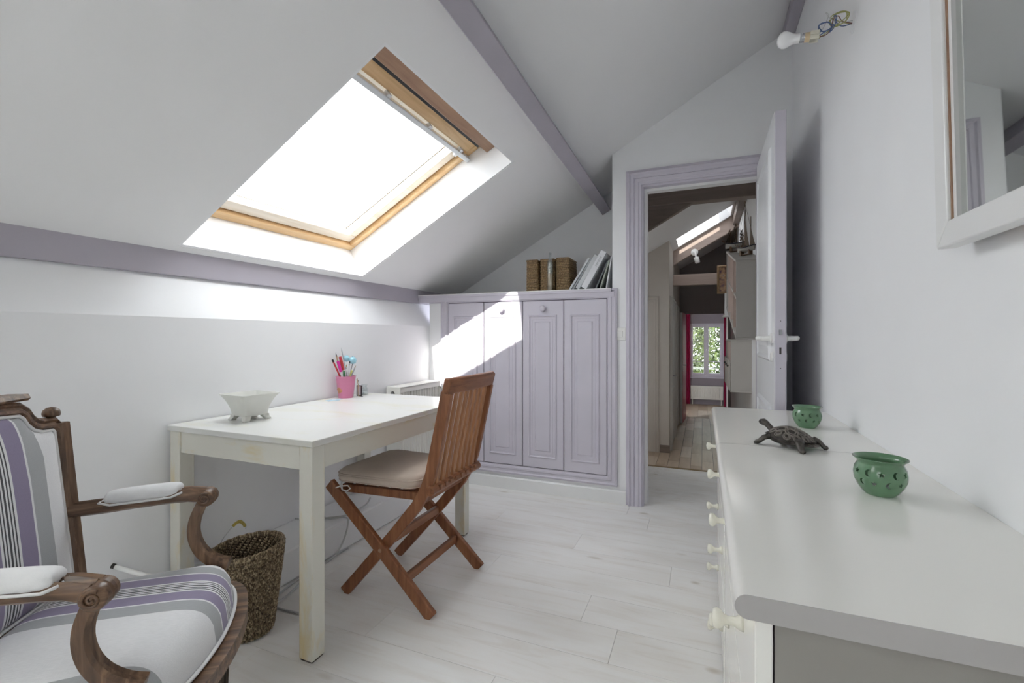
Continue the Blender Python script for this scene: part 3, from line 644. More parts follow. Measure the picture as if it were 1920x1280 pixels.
# model ships
plain('hull_navy', (.02, .022, .04), .4); plain('hull_white', (.36, .34, .31), .5); plain('ship_wood', (.15, .085, .045), .6); plain('sail', (.17, .13, .10), .9); plain('rope', (.10, .08, .06), .9)
def ship(label, x, y, z, L, Hh, masts, ang, sails='fore'):
    t = thing('model_ship', (x, y, z), label, 'model ship', 'model ships on the hall cabinet', rz=ang, local=True)
    hw_ = L * .17; hh = L * .24; z0 = L * .14
    vs, fs = [], []; n = 14
    for i in range(n + 1):
        u = i / n; xx = (u - .5) * L; wd = hw_ * max(.06, math.sin(PI * min(1, u * 1.02 + .06)) ** .6) ; sheer = hh * (1 + .35 * (2 * u - 1) ** 2)
        for k in range(7):
            a = k / 6; an = -PI / 2 + PI * a
            vs.append((xx, wd * math.sin(an), z0 + sheer - sheer * math.cos(an) ** .7 * (.9 if 0 < k < 6 else 0) if k not in (0, 6) else z0 + sheer))
    for i in range(n):
        for k in range(6): fs.append((i * 7 + k, i * 7 + 7 + k, i * 7 + 8 + k, i * 7 + k + 1))
        fs.append((i * 7, i * 7 + 6, i * 7 + 13, i * 7 + 7))
    fs += [tuple(range(7)), tuple(n * 7 + k for k in range(7))[::-1]]
    h = obj('hull', MB().add(vs, fs), 'hull_white', t, smooth=True, auto=50)
    obj('top_strake', MB().tube([(v_[0], v_[1] * 1.02, v_[2] - .004) for v_ in vs[0::7]] + [(v_[0], v_[1] * 1.02, v_[2] - .004) for v_ in vs[6::7]][::-1], L * .028, 6, True), 'hull_navy', h)
    obj('stand', MB().box(-L * .28, -L * .2, -hw_ * .8, hw_ * .8, 0, z0 + hh * .4).box(L * .2, L * .28, -hw_ * .8, hw_ * .8, 0, z0 + hh * .4).box(-L * .3, L * .3, -hw_ * .5, hw_ * .5, 0, .008), 'ship_wood', t)
    zb = z0 + hh
    for j, (mx2, mh) in enumerate(masts):
        m = obj('mast', MB().tube([(mx2 * L, 0, zb * .8), (mx2 * L, 0, mh)], [.006, .003], 6), 'ship_wood', t)
        if sails == 'fore':
            w = L * .28; vs2 = []
            for q in range(7):
                a = q / 6; zz = zb + .02 + (mh - zb - .03) * a; ww = w * (1 - a * .85)
                vs2 += [(mx2 * L - .004, .006 * math.sin(PI * a), zz), (mx2 * L - ww, .02 * math.sin(PI * a) + .008, zz - .012)]
            fs2 = [(2 * q, 2 * q + 2, 2 * q + 3, 2 * q + 1) for q in range(6)]; nn = len(vs2)
            vs2 += [(a, b + .003, c_) for a, b, c_ in vs2]; fs2 += [tuple(i_ + nn for i_ in f_)[::-1] for f_ in fs2]
            obj('sail', MB().add(vs2, fs2), 'sail', m, smooth=True)
        else:
            for q in range(3):
                zz = zb + .03 + (mh - zb - .04) * (q + .9) / 3.1; hwid = L * (.17 - .03 * q)
                obj('yard', MB().tube([(mx2 * L + .006, -hwid, zz), (mx2 * L + .006, hwid, zz)], .003, 5), 'ship_wood', m)
                dz = (mh - zb) / 3.6
                obj('sail', MB().hexa([(mx2 * L + .02, -hwid * .95, zz - dz), (mx2 * L + .023, -hwid * .95, zz - dz), (mx2 * L + .023, hwid * .95, zz - dz), (mx2 * L + .02, hwid * .95, zz - dz), (mx2 * L + .006, -hwid * .8, zz), (mx2 * L + .009, -hwid * .8, zz), (mx2 * L + .009, hwid * .8, zz), (mx2 * L + .006, hwid * .8, zz)]), 'sail', m)
    top = max(masts, key=lambda q: q[1])
    obj('rigging', MB().tube([(L * .5, 0, zb + .02), (top[0] * L, 0, top[1] - .01)], .0016, 4).tube([(-L * .5, 0, zb + .01), (top[0] * L, 0, top[1] - .02)], .0016, 4)
        .tube([(0, hw_, zb), (top[0] * L, 0, top[1] - .04)], .0016, 4).tube([(0, -hw_, zb), (top[0] * L, 0, top[1] - .04)], .0016, 4), 'rope', t)
    obj('bowsprit', MB().tube([(L * .4, 0, zb), (L * .66, 0, zb + .05)], [.005, .003], 6), 'ship_wood', t)
ship('navy-hulled two-masted model ship nearest the doorway on the hall cabinet', .385, 5.02, 1.885, .19, .38, [(.05, .52), (-.28, .36)], 2.4)
ship('pale square-rigged model ship farther along the hall cabinet top', .36, 5.98, 2.083, .24, .36, [(.28, .27), (.02, .33), (-.26, .25)], 2.9, 'square')
ship('tiny sailing boat model between the two larger ships', .395, 5.50, 1.982, .12, .2, [(.02, .22)], 2.2)
# garden beyond the far window
plain('leaf_a', (.040, .066, .014), .5, var=.6, vs=5); plain('leaf_b', (.065, .088, .022), .5, var=.6, vs=5); plain('bark', (.12, .09, .06), .9)
def tree(name, label, x, y, n, spread, mt):
    t = thing(name, (x, y, -2.6), label, 'tree', 'garden trees outside the far window')
    obj('trunk', MB().tube([(x, y, -2.6), (x + .1, y, -.9), (x - .05, y + .1, .2), (x + .1, y, 1.2)], [.10, .08, .055, .03], 8), 'bark', t, smooth=True)
    for k in range(5):
        a = random.uniform(0, 6.28); z = random.uniform(-.8, .8)
        obj('branch', MB().tube([(x, y, z), (x + .5 * math.cos(a), y + .3 * math.sin(a), z + .5), (x + .8 * math.cos(a), y + .5 * math.sin(a), z + .8)], [.035, .022, .01], 6), 'bark', t)
    mb = MB()
    for k in range(n):
        a = random.uniform(0, 6.28); rr = spread * math.sqrt(random.random()); p = Vector((x + rr * math.cos(a), y + rr * math.sin(a) * .6, random.uniform(-1.6, 2.2)))
        if random.random() < .18 * (1 + math.sin(p.x * 7 + p.z * 5)): continue
        u = Vector((random.uniform(-1, 1), random.uniform(-1, 1), random.uniform(-1, 1))).normalized(); w = u.orthogonal().normalized(); l = random.uniform(.10, .19)
        mb.add([p, p + u * l * .5 + w * l * .22, p + u * l, p + u * l * .5 - w * l * .22], [(0, 1, 2, 3)])
    obj('foliage', mb, mt, t, kind='stuff')
tree('garden_tree', 'broad-leaved garden tree seen through the left casement', -1.0, 14.6, 9000, 1.35, 'leaf_b')
tree('garden_tree', 'darker garden tree seen through the right casement', .95, 17.4, 9000, 1.35, 'leaf_a')
struct('garden_ground', MB().box(-8, 8, 12.0, 26, -2.7, -2.6), mat('garden_grass', (.20, .25, .09), .9, .3, 4))
exec_parts = True
# =================================================================== BUILT-IN CUPBOARD
cp = thing('built_in_cupboard', (-1.2, 3.08, .11), 'lilac built-in cupboard with four panelled doors under the sloping ceiling', 'cupboard')
obj('carcass', MB().box(-1.80, -.575, 3.096, 3.099, .165, 1.365), 'lilac_dark', cp)
fp = [(0, 0), (0, .016), (.012, .022), (.020, .016), (.034, .016), (.040, .022), (.052, .022), (.060, .012), (.064, .012), (.064, 0)]
FX0, FX1, FZ0, FZ1 = -1.790, -.585, .175, 1.352
obj('frame_moulding', MB().sweep([(FX0, 3.0985, FZ0), (FX1, 3.0985, FZ0), (FX1, 3.0985, FZ1), (FX0, 3.0985, FZ1)], [(.064 - a if False else a_, b) for a, b in fp for a_ in (.064 - a,)], (0, -1, 0), True), 'lilac', cp)
obj('ledge', MB().box(-2.05, -.556, 3.064, 3.68, 1.392, 1.412), 'lilac', cp, bevel=.003)
obj('ledge_top', MB().box(-2.05, -.556, 3.062, 3.68, 1.4105, 1.4165), 'white', cp)
obj('cornice', MB().prism([(3.10, 1.352 + .0), (3.078, 1.36), (3.072, 1.392), (3.10, 1.392)], 0, -2.05, -.54), 'lilac', cp)
dxs = [-1.789, -1.490, -1.185, -.882, -.586]
for i in range(4):
    a0, a1 = dxs[i] + .003, dxs[i + 1] - .003
    P = lambda a, b, d: (a, 3.090 - d, b)
    b0, b1 = .180, 1.346
    d = obj('cupboard_door', MB().rings((a0, a1, b0, b1), [(0, -.004), (0, .006), (.003, .008), (.02, .008)], P), 'lilac', cp)
    obj('door_panel', MB().rings((a0 + .042, a1 - .046, b0 + .068, b1 - .098), [(0, .0075), (.002, .0130), (.008, .0165), (.013, .0135), (.017, .0010), (.026, .0010), (.030, .0095), (.034, .0010), (.037, .0010), (.054, .0130), (.056, .0130)], P), 'lilac', d)
    if i in (1, 2):
        kx = -1.344 if i == 1 else -1.030
        obj('knob', MB().lathe([(0, 0), (.010, 0), (.010, .008), (.019, .014), (.0225, .022), (.021, .030), (.014, .036), (0, .038)], (0, 0, 0), 24, Matrix.Translation((kx, 3.083, 1.292)) @ Matrix.Rotation(PI / 2, 4, 'X')), 'lilac', d, smooth=True)

# light switch
sw = thing('light_switch', (-.505, 3.1, 1.07), 'white light switch on the narrow wall between cupboard and doorway', 'switch')
obj('plate', MB().box(-.545, -.466, 3.091, 3.10, 1.073, 1.155), 'plastic', sw, bevel=.004)
obj('rocker', MB().hexa([(-.526, 3.089, 1.094), (-.485, 3.089, 1.094), (-.485, 3.092, 1.094), (-.526, 3.092, 1.094), (-.526, 3.085, 1.134), (-.485, 3.085, 1.134), (-.485, 3.092, 1.134), (-.526, 3.092, 1.134)]), 'plastic', sw, bevel=.0015)

# =================================================================== RADIATOR BEHIND THE DESK
r1 = radiator('radiator', 'cream panel radiator on the knee wall behind the desk', -1.945, -1.834, 2.545, 3.035, .16, .765, 1, .034)
obj('top_grille', MB().box(-1.945, -1.834, 2.545, 3.035, .752, .765), 'cream', r1, bevel=.003)
obj('side_cover', MB().box(-1.945, -1.834, 2.540, 2.546, .16, .765), 'cream', r1, bevel=.002)
obj('side_cover', MB().box(-1.945, -1.834, 3.034, 3.040, .16, .765), 'cream', r1, bevel=.002)
RX = Matrix.Rotation(PI / 2, 4, 'X')
obj('bleed_plug', MB().lathe([(.010, 0), (.014, 0), (.014, .004), (.010, .004)], (0, 0, 0), 18, Matrix.Translation((-1.893, 2.540, .722)) @ RX, False), 'dark', r1)
obj('bleed_cap', MB().lathe([(0, 0), (.006, 0), (.005, .005), (0, .006)], (0, 0, 0), 12, Matrix.Translation((-1.893, 2.540, .722)) @ RX), 'steel', r1)
obj('thermostat_valve', MB().lathe([(0, 0), (.018, 0), (.022, .008), (.023, .05), (.017, .058), (0, .06)], (0, 0, 0), 18, Matrix.Translation((-1.822, 3.055, .715)) @ Matrix.Rotation(PI / 2, 4, 'Y')), 'plastic', r1, smooth=True, auto=40)
obj('valve_neck', MB().tube([(-1.86, 3.04, .715), (-1.86, 3.055, .715), (-1.82, 3.055, .715)], .011, 10), 'steel', r1)
obj('supply_pipe', MB().tube([(-1.86, 3.055, .715), (-1.86, 3.055, .0)], .008, 8), 'cream', r1)
for q in (2.65, 2.9): obj('wall_bracket', MB().box(-1.965, -1.944, q, q + .03, .25, .7), 'cream', r1)

# =================================================================== DESK
dk = thing('desk', (-1.58, 1.75, 0), 'white painted wooden desk with worn yellowing legs against the knee wall', 'desk')
TX0, TX1, TY0, TY1 = -1.955, -1.203, 1.178, 2.325
obj('tabletop', MB().box(TX0, TX1, TY0, TY1, .728, .75), 'desktop', dk, bevel=.003)
lw = .058; ins = .008
for sx in (0, 1):
    for sy in (0, 1):
        x0 = TX0 + ins if sx == 0 else TX1 - ins - lw; y0 = TY0 + ins if sy == 0 else TY1 - ins - lw
        zf = .15 if sx == 0 else 0
        lx = x0
        lg = obj('leg', MB().box(lx, lx + lw, y0, y0 + lw, max(.006, zf), .728), 'deskleg', dk, bevel=.003)
        if sx == 1: obj('felt_pad', MB().box(lx + .004, lx + lw - .004, y0 + .004, y0 + lw - .004, 0, .006), 'oldleg', lg)
ai = ins + .006
obj('apron', MB().box(TX0 + ins + lw, TX1 - ins - lw, TY0 + ai, TY0 + ai + .02, .645, .728), 'deskapron', dk)
obj('apron', MB().box(TX0 + ins + lw, TX1 - ins - lw, TY1 - ai - .02, TY1 - ai, .645, .728), 'deskapron', dk)
obj('apron', MB().box(TX1 - ai - .02, TX1 - ai, TY0 + ins + lw, TY1 - ins - lw, .645, .728), 'deskapron', dk)
obj('apron', MB().box(TX0 + ai, TX0 + ai + .02, TY0 + ins + lw, TY1 - ins - lw, .645, .728), 'deskapron', dk)

# =================================================================== TEAK FOLDING CHAIR
ch = thing('folding_chair', (-1.19, 1.77, 0), 'slatted teak folding chair with crossed legs pulled up to the desk', 'chair')
def side_curve(y, pts, w, th):
    """flat curved member in the xz plane, w = depth in plane, th = thickness along y"""
    path = [Vector((p[0], y, p[1])) for p in pts]
    return MB().sweep(path, [(-w / 2, -th / 2), (w / 2, -th / 2), (w / 2, th / 2), (-w / 2, th / 2)], (0, 1, 0))
post = [(-1.425, .004), (-1.30, .142), (-1.16, .30), (-1.06, .42), (-1.018, .49), (-.995, .55), (-.97, .66), (-.945, .77), (-.922, .88)]
for y in (1.580, 1.955):
    obj('back_post', side_curve(y, post, .046, .022), 'teak', ch, bevel=.003)
for y in (1.556, 1.979):
    obj('leg', side_curve(y, [(-1.487, .468), (-1.22, .232), (-.975, .006)], .050, .022), 'teak', ch, bevel=.004)
cr = MB(); cv, cf = [], []
for k in range(11):
    y = 1.560 + .415 * k / 10; xo = -.921 + .014 * (1 - ((y - 1.7675) / .2075) ** 2)
    for a, b in ((-.016, .878), (.014, .874), (.028, .926), (.020, .936), (-.002, .938)): cv.append((xo + a, y, b))
for k in range(10):
    for q in range(5): cf.append((k * 5 + q, k * 5 + (q + 1) % 5, k * 5 + 5 + (q + 1) % 5, k * 5 + 5 + q))
cf += [tuple(range(5)), tuple(50 + q for q in range(5))]
obj('crest_rail', cr.add(cv, cf), 'teak_y', ch, bevel=.005)
obj('lower_rail', MB().tube([(-.988, 1.560, .492), (-.988, 1.972, .492)], .019, 14), 'teak_y', ch, smooth=True, auto=50)
for i in range(8):
    y = 1.613 + i * (1.922 - 1.613) / 7
    pts = [(-.992, .50), (-.985, .56), (-.965, .66), (-.942, .77), (-.920, .88)]
    obj('back_slat', side_curve(y, pts, .012, .022), 'teak_l', ch, bevel=.002)
    obj('tenon', MB().box(-.995, -.966, y - .010, y + .010, .488, .507), 'teak', ch, bevel=.002)
for y in (1.606, 1.929): obj('seat_rail', side_curve(y, [(-1.455, .440), (-1.03, .452)], .034, .02), 'teak', ch, bevel=.003)
for i in range(7):
    x = -1.442 + i * .062; obj('seat_slat', MB().box(x - .024, x + .024, 1.618, 1.917, .454 + i * .0016, .468 + i * .0016), 'teak_y', ch, bevel=.003)
obj('rear_stretcher', MB().bar((-1.105, 1.567, .125), (-1.105, 1.968, .125), .022, .034), 'teak_y', ch, bevel=.004)
obj('front_stretcher', MB().bar((-1.19, 1.591, .262), (-1.19, 1.944, .262), .022, .036), 'teak_y', ch, bevel=.004)
obj('seat_support', MB().bar((-1.06, 1.591, .432), (-1.06, 1.944, .432), .024, .03), 'teak_y', ch, bevel=.003)
for y, sg in ((1.545, -1), (1.990, 1)):
    obj('pivot_bolt', MB().lathe([(0, 0), (.008, 0), (.007, .003), (0, .004)], (0, 0, 0), 12, Matrix.Translation((-1.215, y, .228)) @ Matrix.Rotation(-sg * PI / 2, 4, 'X')), 'pine_d', ch)
# seat cushion
def pad(name, outline, z0, h, mt, parent=None, p_edge=4.0, rings=10, base=True, **k):
    """soft pad over a closed 2D outline, domed top"""
    n = len(outline); cx = sum(p[0] for p in outline) / n; cy = sum(p[1] for p in outline) / n
    vs, fs = [], []
    for r_ in range(rings + 1):
        q = 1 - r_ / rings; q = q ** .6 if r_ < rings else 0
        zz = z0 + h * (1 - q ** p_edge) ** (1 / 2.2)
        for p in outline: vs.append((cx + (p[0] - cx) * q, cy + (p[1] - cy) * q, zz))
    for r_ in range(rings):
        for i in range(n): fs.append((r_ * n + i, r_ * n + (i + 1) % n, r_ * n + n + (i + 1) % n, r_ * n + n + i))
    m = len(vs); 
    for p in outline: vs.append((cx + (p[0] - cx) * .97, cy + (p[1] - cy) * .97, z0 - (.012 if base else 0)))
    for i in range(n): fs.append((m + i, m + (i + 1) % n, (i + 1) % n, i))
    fs.append(tuple(m + i for i in range(n))[::-1])
    return MB().add(vs, fs)
def rrect(x0, x1, y0, y1, r_, k=6, taper=0):
    pts = []
    for cx, cy, a0 in ((x1 - r_, y1 - r_, 0), (x0 + r_, y1 - r_, PI / 2), (x0 + r_, y0 + r_, PI), (x1 - r_, y0 + r_, 1.5 * PI)):
        for i in range(k + 1):
            a = a0 + PI / 2 * i / k; pts.append((cx + r_ * math.cos(a), cy + r_ * math.sin(a)))
    return pts
cu_o = rrect(-1.475, -1.065, 1.560, 1.975, .06)
for i in range(len(cu_o)):   # slightly bowed sides
    x_, y_ = cu_o[i]; cu_o[i] = (x_, 1.7675 + (y_ - 1.7675) * (1.0 - .12 * max(0, (x_ + 1.30)) / .25))
cs = thing('seat_cushion', (-1.27, 1.7675, .48), 'beige tie-on seat cushion lying on the teak folding chair', 'cushion')
obj('pad', pad('pad', cu_o, .512, .024, 'beige', p_edge=6), 'beige', cs, smooth=True)
wall_o = [(x_, y_, 0) for x_, y_ in cu_o]
n_ = len(cu_o); vs_, fs_ = [], []
for z_, q in ((.4795, .965), (.484, .99), (.498, 1.012), (.510, 1.0)):
    for x_, y_ in cu_o: vs_.append((-1.27 + (x_ + 1.27) * q, 1.7675 + (y_ - 1.7675) * q, z_))
for r_ in range(3):
    for i in range(n_): fs_.append((r_ * n_ + i, r_ * n_ + (i + 1) % n_, r_ * n_ + n_ + (i + 1) % n_, r_ * n_ + n_ + i))
fs_.append(tuple(range(n_))[::-1]); fs_.append(tuple(3 * n_ + i for i in range(n_)))
obj('border', MB().add(vs_, fs_), 'beige', cs, smooth=True)
obj('piping', MB().tube([(x_, y_, .511) for x_, y_ in cu_o], .0035, 6, True).tube([(-1.27 + (x_ + 1.27) * .99, 1.7675 + (y_ - 1.7675) * .99, .483) for x_, y_ in cu_o], .003, 6, True), 'beige', cs, smooth=True)
obj('tie', MB().tube([(-1.43, 1.57, .483), (-1.425, 1.552, .466), (-1.41, 1.545, .452), (-1.39, 1.55, .447), (-1.38, 1.56, .456), (-1.395, 1.562, .466), (-1.43, 1.552, .462), (-1.445, 1.545, .455)], .003, 6), 'piping', cs, smooth=True)

# =================================================================== CARVED ARMCHAIR
ac = thing('armchair', (-1.139, .694, 0), 'carved walnut armchair upholstered in white linen with purple and grey stripes', 'armchair', rz=math.radians(37.3), local=True)
def outline_seat(k=1.0, n=64):
    """bow-front seat in local xy (x forward)"""
    pts = []
    half = [(-.335, 0), (-.335, .13), (-.330, .175), (-.310, .195), (-.20, .222), (-.08, .242), (.01, .256), (.045, .250), (.072, .212), (.092, .15), (.105, .08), (.110, 0)]
    full = half + [(x, -y) for x, y in half[-2:0:-1]]
    # closed Catmull-Rom
    m = len(full)
    for i in range(m):
        p0, p1, p2, p3 = [Vector(full[(i + j - 1) % m]) for j in range(4)]
        for j in range(4):
            t = j / 4
            q = .5 * ((2 * p1) + (p2 - p0) * t + (2 * p0 - 5 * p1 + 4 * p2 - p3) * t * t + (3 * p1 - p0 - 3 * p2 + p3) * t ** 3)
            pts.append(((q.x + .11) * k - .11, q.y * k))
    return pts
so = outline_seat()
def ring_loop(outl, z): return [(x, y, z) for x, y in outl]
rail_prof = [(a * .55 if a > 0 else a, b * .45) for a, b in [(.0, .0), (.010, .004), (.014, .014), (.010, .022), (.016, .030), (.016, .052), (.010, .060), (.012, .070), (.004, .078), (-.03, .078), (-.03, 0)]]
obj('seat_rail', MB().sweep(ring_loop(so, .350), rail_prof, (0, 0, 1), True), 'walnut', ac, smooth=True, auto=45)
si = outline_seat(.985)
seat = obj('seat_cushion', pad('s', si, .386, .096, None, p_edge=7.5, rings=18), 'cloth_seat', ac, smooth=True)
obj('seat_base', MB().prism([(x * 1, y) for x, y in outline_seat(.97)], 2, .352, .388), 'cloth', ac)
obj('seat_piping', MB().tube(ring_loop(outline_seat(1.0), .391), .0045, 8, True), 'piping', seat, smooth=True)
# back: plane leaning back; (y, w) -> local
def BK(y, w, d=0):  # w = height from .40; d = forward
    x = -.281 - .050 * (w / .47)
    x += -.030 * (1 - (y / .22) ** 2)
    return Vector((x + d, y, .40 + w))
def back_outline(k=0.0):
    hw_ = .196 - k; 
    half = [(0, .522 - k), (.06, .520 - k), (.112, .516 - k), (.122, .508 - k), (.130, .492 - k), (.145, .476 - k), (.165, .468 - k), (hw_ - .004, .467 - k), (hw_, .462 - k), (hw_, .30), (hw_, .08 + k), (hw_ - .006, .066 + k), (.11, .062 + k), (0, .062 + k)]
    half = [(min(y, hw_), w) for y, w in half]
    return half + [(-y, w) for y, w in half[-2:0:-1]]
def back_sweep(outl, prof):
    n = len(outl); m = len(prof); vs, fs = [], []
    for i in range(n):
        p = Vector(outl[i]); a = Vector(outl[i - 1]); b = Vector(outl[(i + 1) % n])
        t1 = (p - a).normalized(); t2 = (b - p).normalized()
        s1 = Vector((-t1.y, t1.x)); s2 = Vector((-t2.y, t2.x)); sv = (s1 + s2).normalized(); sv = sv / max(.5, sv.dot(s1))
        for u_, d in prof:
            q = p + sv * u_; vs.append(BK(q.x, q.y, d))
    for i in range(n):
        j = (i + 1) % n
        for k in range(m): fs.append((i * m + k, i * m + (k + 1) % m, j * m + (k + 1) % m, j * m + k))
    return MB().add(vs, fs)
bo = back_outline()
obj('back_frame', back_sweep(bo, [(-.002, -.022), (.024, -.022), (.028, -.012), (.028, .004), (.022, .010), (.016, .006), (.010, .014), (.004, .014), (-.002, .006)]), 'walnut', ac, smooth=True, auto=40)
for sg in (1, -1):
    mb = MB(); m = 9; vs, fs = [], []
    sec = [(-.016, -.024), (.016, -.024), (.018, .006), (.012, .016), (.004, .013), (-.004, .013), (-.010, .018), (-.016, .010)]
    hs = [-.06, .0, .1, .2, .3, .4, .478]
    for w in hs:
        for a, d in sec:
            yv = sg * (.214 + a) - sg * .008 * (1 - w / .47); vs.append(BK(yv, w, d))
    ns = len(sec)
    for i in range(len(hs) - 1):
        for k in range(ns): fs.append((i * ns + k, i * ns + (k + 1) % ns, i * ns + ns + (k + 1) % ns, i * ns + ns + k))
    fs += [tuple(range(ns)), tuple((len(hs) - 1) * ns + k for k in range(ns))]
    po = obj('back_post', mb.add(vs, fs), 'walnut_z', ac, smooth=True, auto=35)
    b = BK(sg * .205, .478, -.006)
    fin = MB().lathe([(0, 0), (.011, 0), (.012, .004), (.007, .008), (.0065, .016), (.017, .019), (.0185, .026), (.016, .034), (.009, .040), (0, .042)], b, 18)
    obj('finial', fin, 'walnut_z', po, smooth=True)
# crest cap
vs, fs = [], []
cap = [(-.136, .556), (-.132, .560), (.132, .560), (.136, .556), (.128, .546), (-.128, .546)]
pts = [(-.136 + .272 * i / 12) for i in range(13)]
cm = MB(); vs = []; fs = []
for yv in pts:
    for dw, d in ((.546, -.024), (.552, -.028), (.562, -.028), (.562, .012), (.552, .016), (.546, .010)): vs.append(BK(yv, dw, d))
for i in range(12):
    for k in range(6): fs.append((i * 6 + k, i * 6 + (k + 1) % 6, i * 6 + 6 + (k + 1) % 6, i * 6 + 6 + k))
fs += [tuple(range(6)), tuple(72 + k for k in range(6))]
obj('crest_cap', cm.add(vs, fs), 'walnut', ac, smooth=True, auto=35)
# back cushion: front dome and plain rear
bi_ = back_outline(.0); nb = len(bi_)
def back_dome(sign, h, p_):
    vs, fs = [], []; R_ = 10; cw = .29
    dense = []
    for i in range(nb):
        a, b = bi_[i], bi_[(i + 1) % nb]
        for j in range(3): dense.append((a[0] + (b[0] - a[0]) * j / 3, a[1] + (b[1] - a[1]) * j / 3))
    n = len(dense)
    for r_ in range(R_ + 1):
        q = (1 - r_ / R_) ** .7 if r_ < R_ else 0
        d = h * (1 - q ** p_) ** .5
        for y_, w_ in dense: vs.append(BK(y_ * q, cw + (w_ - cw) * q, sign * d))
    for r_ in range(R_):
        for i in range(n): fs.append((r_ * n + i, r_ * n + (i + 1) % n, r_ * n + n + (i + 1) % n, r_ * n + n + i))
    return MB().add(vs, fs)
bc = obj('back_cushion', back_dome(1, .034, 3.5), 'cloth_back', ac, smooth=True)
obj('back_lining', back_dome(-1, .016, 4), 'cloth', ac, smooth=True)
obj('back_piping', MB().tube([BK(y_ * .985, .29 + (w_ - .29) * .985, .008) for y_, w_ in bi_], .0042, 8, True), 'piping', bc, smooth=True)
# arms
for sg in (1, -1):
    A = [(-.325, .212, .655), (-.24, .222, .657), (-.17, .233, .661), (-.10, .243, .664), (-.05, .250, .664), (-.012, .256, .657)]
    Rr = [.020, .019, .019, .020, .021, .021]
    A = [Vector((x, sg * y, z)) for x, y, z in A]
    vs, fs = [], []; sec = [(-.019, -.014), (-.013, -.019), (.013, -.019), (.019, -.014), (.019, .004), (.014, .010), (.006, .006), (0, .011), (-.006, .006), (-.014, .010), (-.019, .004)]
    ns = len(sec)
    for i, p in enumerate(A):
        t = (A[min(i + 1, 5)] - A[max(i - 1, 0)]).normalized(); sd = t.cross(Vector((0, 0, 1))).normalized(); up = sd.cross(t)
        k = 1.08 + .15 * i / 5
        for a, b in sec: vs.append(p + sd * a * k + up * b * k)
    for i in range(5):
        for k in range(ns): fs.append((i * ns + k, i * ns + (k + 1) % ns, i * ns + ns + (k + 1) % ns, i * ns + ns + k))
    fs += [tuple(range(ns)), tuple(5 * ns + k for k in range(ns))]
    arm = obj('arm', MB().add(vs, fs), 'walnut', ac, smooth=True, auto=40)
    # scrolled end: reeded drum lying across, with spiral faces
    c = Vector((-.008, sg * .257, .645)); axd = Vector((.30, -sg * 1.0, 0)).normalized() if False else Vector((0, 1, 0))
    dprof = [(0, -.024), (.019, -.024), (.0225, -.020), (.021, -.013), (.0235, -.009), (.021, -.004), (.0235, 0), (.021, .004), (.0235, .009), (.021, .013), (.0225, .020), (.019, .024), (0, .024)]
    obj('arm_scroll', MB().lathe(dprof, c, 26, Matrix.Rotation(PI / 2, 4, 'X')), 'walnut', arm, smooth=True, auto=60)
    for e in (1, -1):
        spir = [c + Vector((.0165 * (1 - u_ / 26) * math.cos(u_ * .5 + 1), e * (.0245), .0165 * (1 - u_ / 26) * math.sin(u_ * .5 + 1))) for u_ in range(25)]
        obj('scroll_volute', MB().tube(spir, [.0036 - .00005 * u_ for u_ in range(25)], 6), 'walnut', arm, smooth=True)
    # padded rest
    PA = [(-.235, .223), (-.215, .226), (-.17, .233), (-.12, .240), (-.085, .245), (-.066, .248)]
    ph = [.016, .020, .022, .022, .021, .017]; pw = [.022, .025, .0255, .0255, .025, .022]
    vs, fs = [], []; NS = 14
    for i, (x, y) in enumerate(PA):
        for k in range(NS):
            a = 2 * PI * k / NS; zc = .672 + .004 * i / 5
            vs.append(Vector((x + (.0), sg * y + math.cos(a) * pw[i] * 1.08, zc + (math.sin(a) * ph[i] if math.sin(a) > 0 else math.sin(a) * .022 * (1 if 0 < i < 5 else .5)))))
    for i in range(5):
        for k in range(NS): fs.append((i * NS + k, i * NS + (k + 1) % NS, i * NS + NS + (k + 1) % NS, i * NS + NS + k))
    fs += [tuple(range(NS)), tuple(5 * NS + k for k in range(NS))]
    ap = obj('arm_pad', MB().add(vs, fs), 'cloth', arm, smooth=True, sub=1)
    loop = [Vector((x + (-.004 if i == 0 else .004 if i == 5 else 0), sg * y + s2 * pw[i] * 1.0, .672 + .004 * i / 5 - (.014 if 0 < i < 5 else .006))) for s2 in (1, -1) for i, (x, y) in (list(enumerate(PA)) if s2 == 1 else list(enumerate(PA))[::-1])]
    obj('pad_piping', MB().tube(loop, .0032, 6, True), 'piping', ap, smooth=True)
    # curved support
    ctrl = [(-.020, .251, .628), (-.034, .247, .590), (-.037, .244, .555), (-.028, .242, .520), (-.008, .240, .490), (.022, .238, .468), (.052, .236, .457)]
    P3 = []
    m = len(ctrl)
    for i in range(m - 1):
        p0, p1, p2, p3 = [Vector(ctrl[max(0, min(m - 1, i + j - 1))]) for j in range(4)]
        for j in range(4):
            t = j / 4; P3.append(.5 * ((2 * p1) + (p2 - p0) * t + (2 * p0 - 5 * p1 + 4 * p2 - p3) * t * t + (3 * p1 - p0 - 3 * p2 + p3) * t ** 3))
    P3.append(Vector(ctrl[-1])); P3 = [Vector((p.x, sg * p.y, p.z)) for p in P3]
    sec = [(-.016, -.015), (.016, -.015), (.017, .008), (.011, .015), (.005, .010), (0, .014), (-.005, .010), (-.011, .015), (-.017, .008)]
    ns = len(sec); vs, fs = [], []
    for i, p in enumerate(P3):
        t = (P3[min(i + 1, len(P3) - 1)] - P3[max(i - 1, 0)]).normalized(); sd = Vector((0, 1, 0)); sd = (sd - t * sd.dot(t)).normalized(); up = sd.cross(t)
        k = .80 + .22 * i / len(P3)
        for a, b in sec: vs.append(p + sd * a * k + up * -b * k)
    for i in range(len(P3) - 1):
        for k in range(ns): fs.append((i * ns + k, i * ns + (k + 1) % ns, i * ns + ns + (k + 1) % ns, i * ns + ns + k))
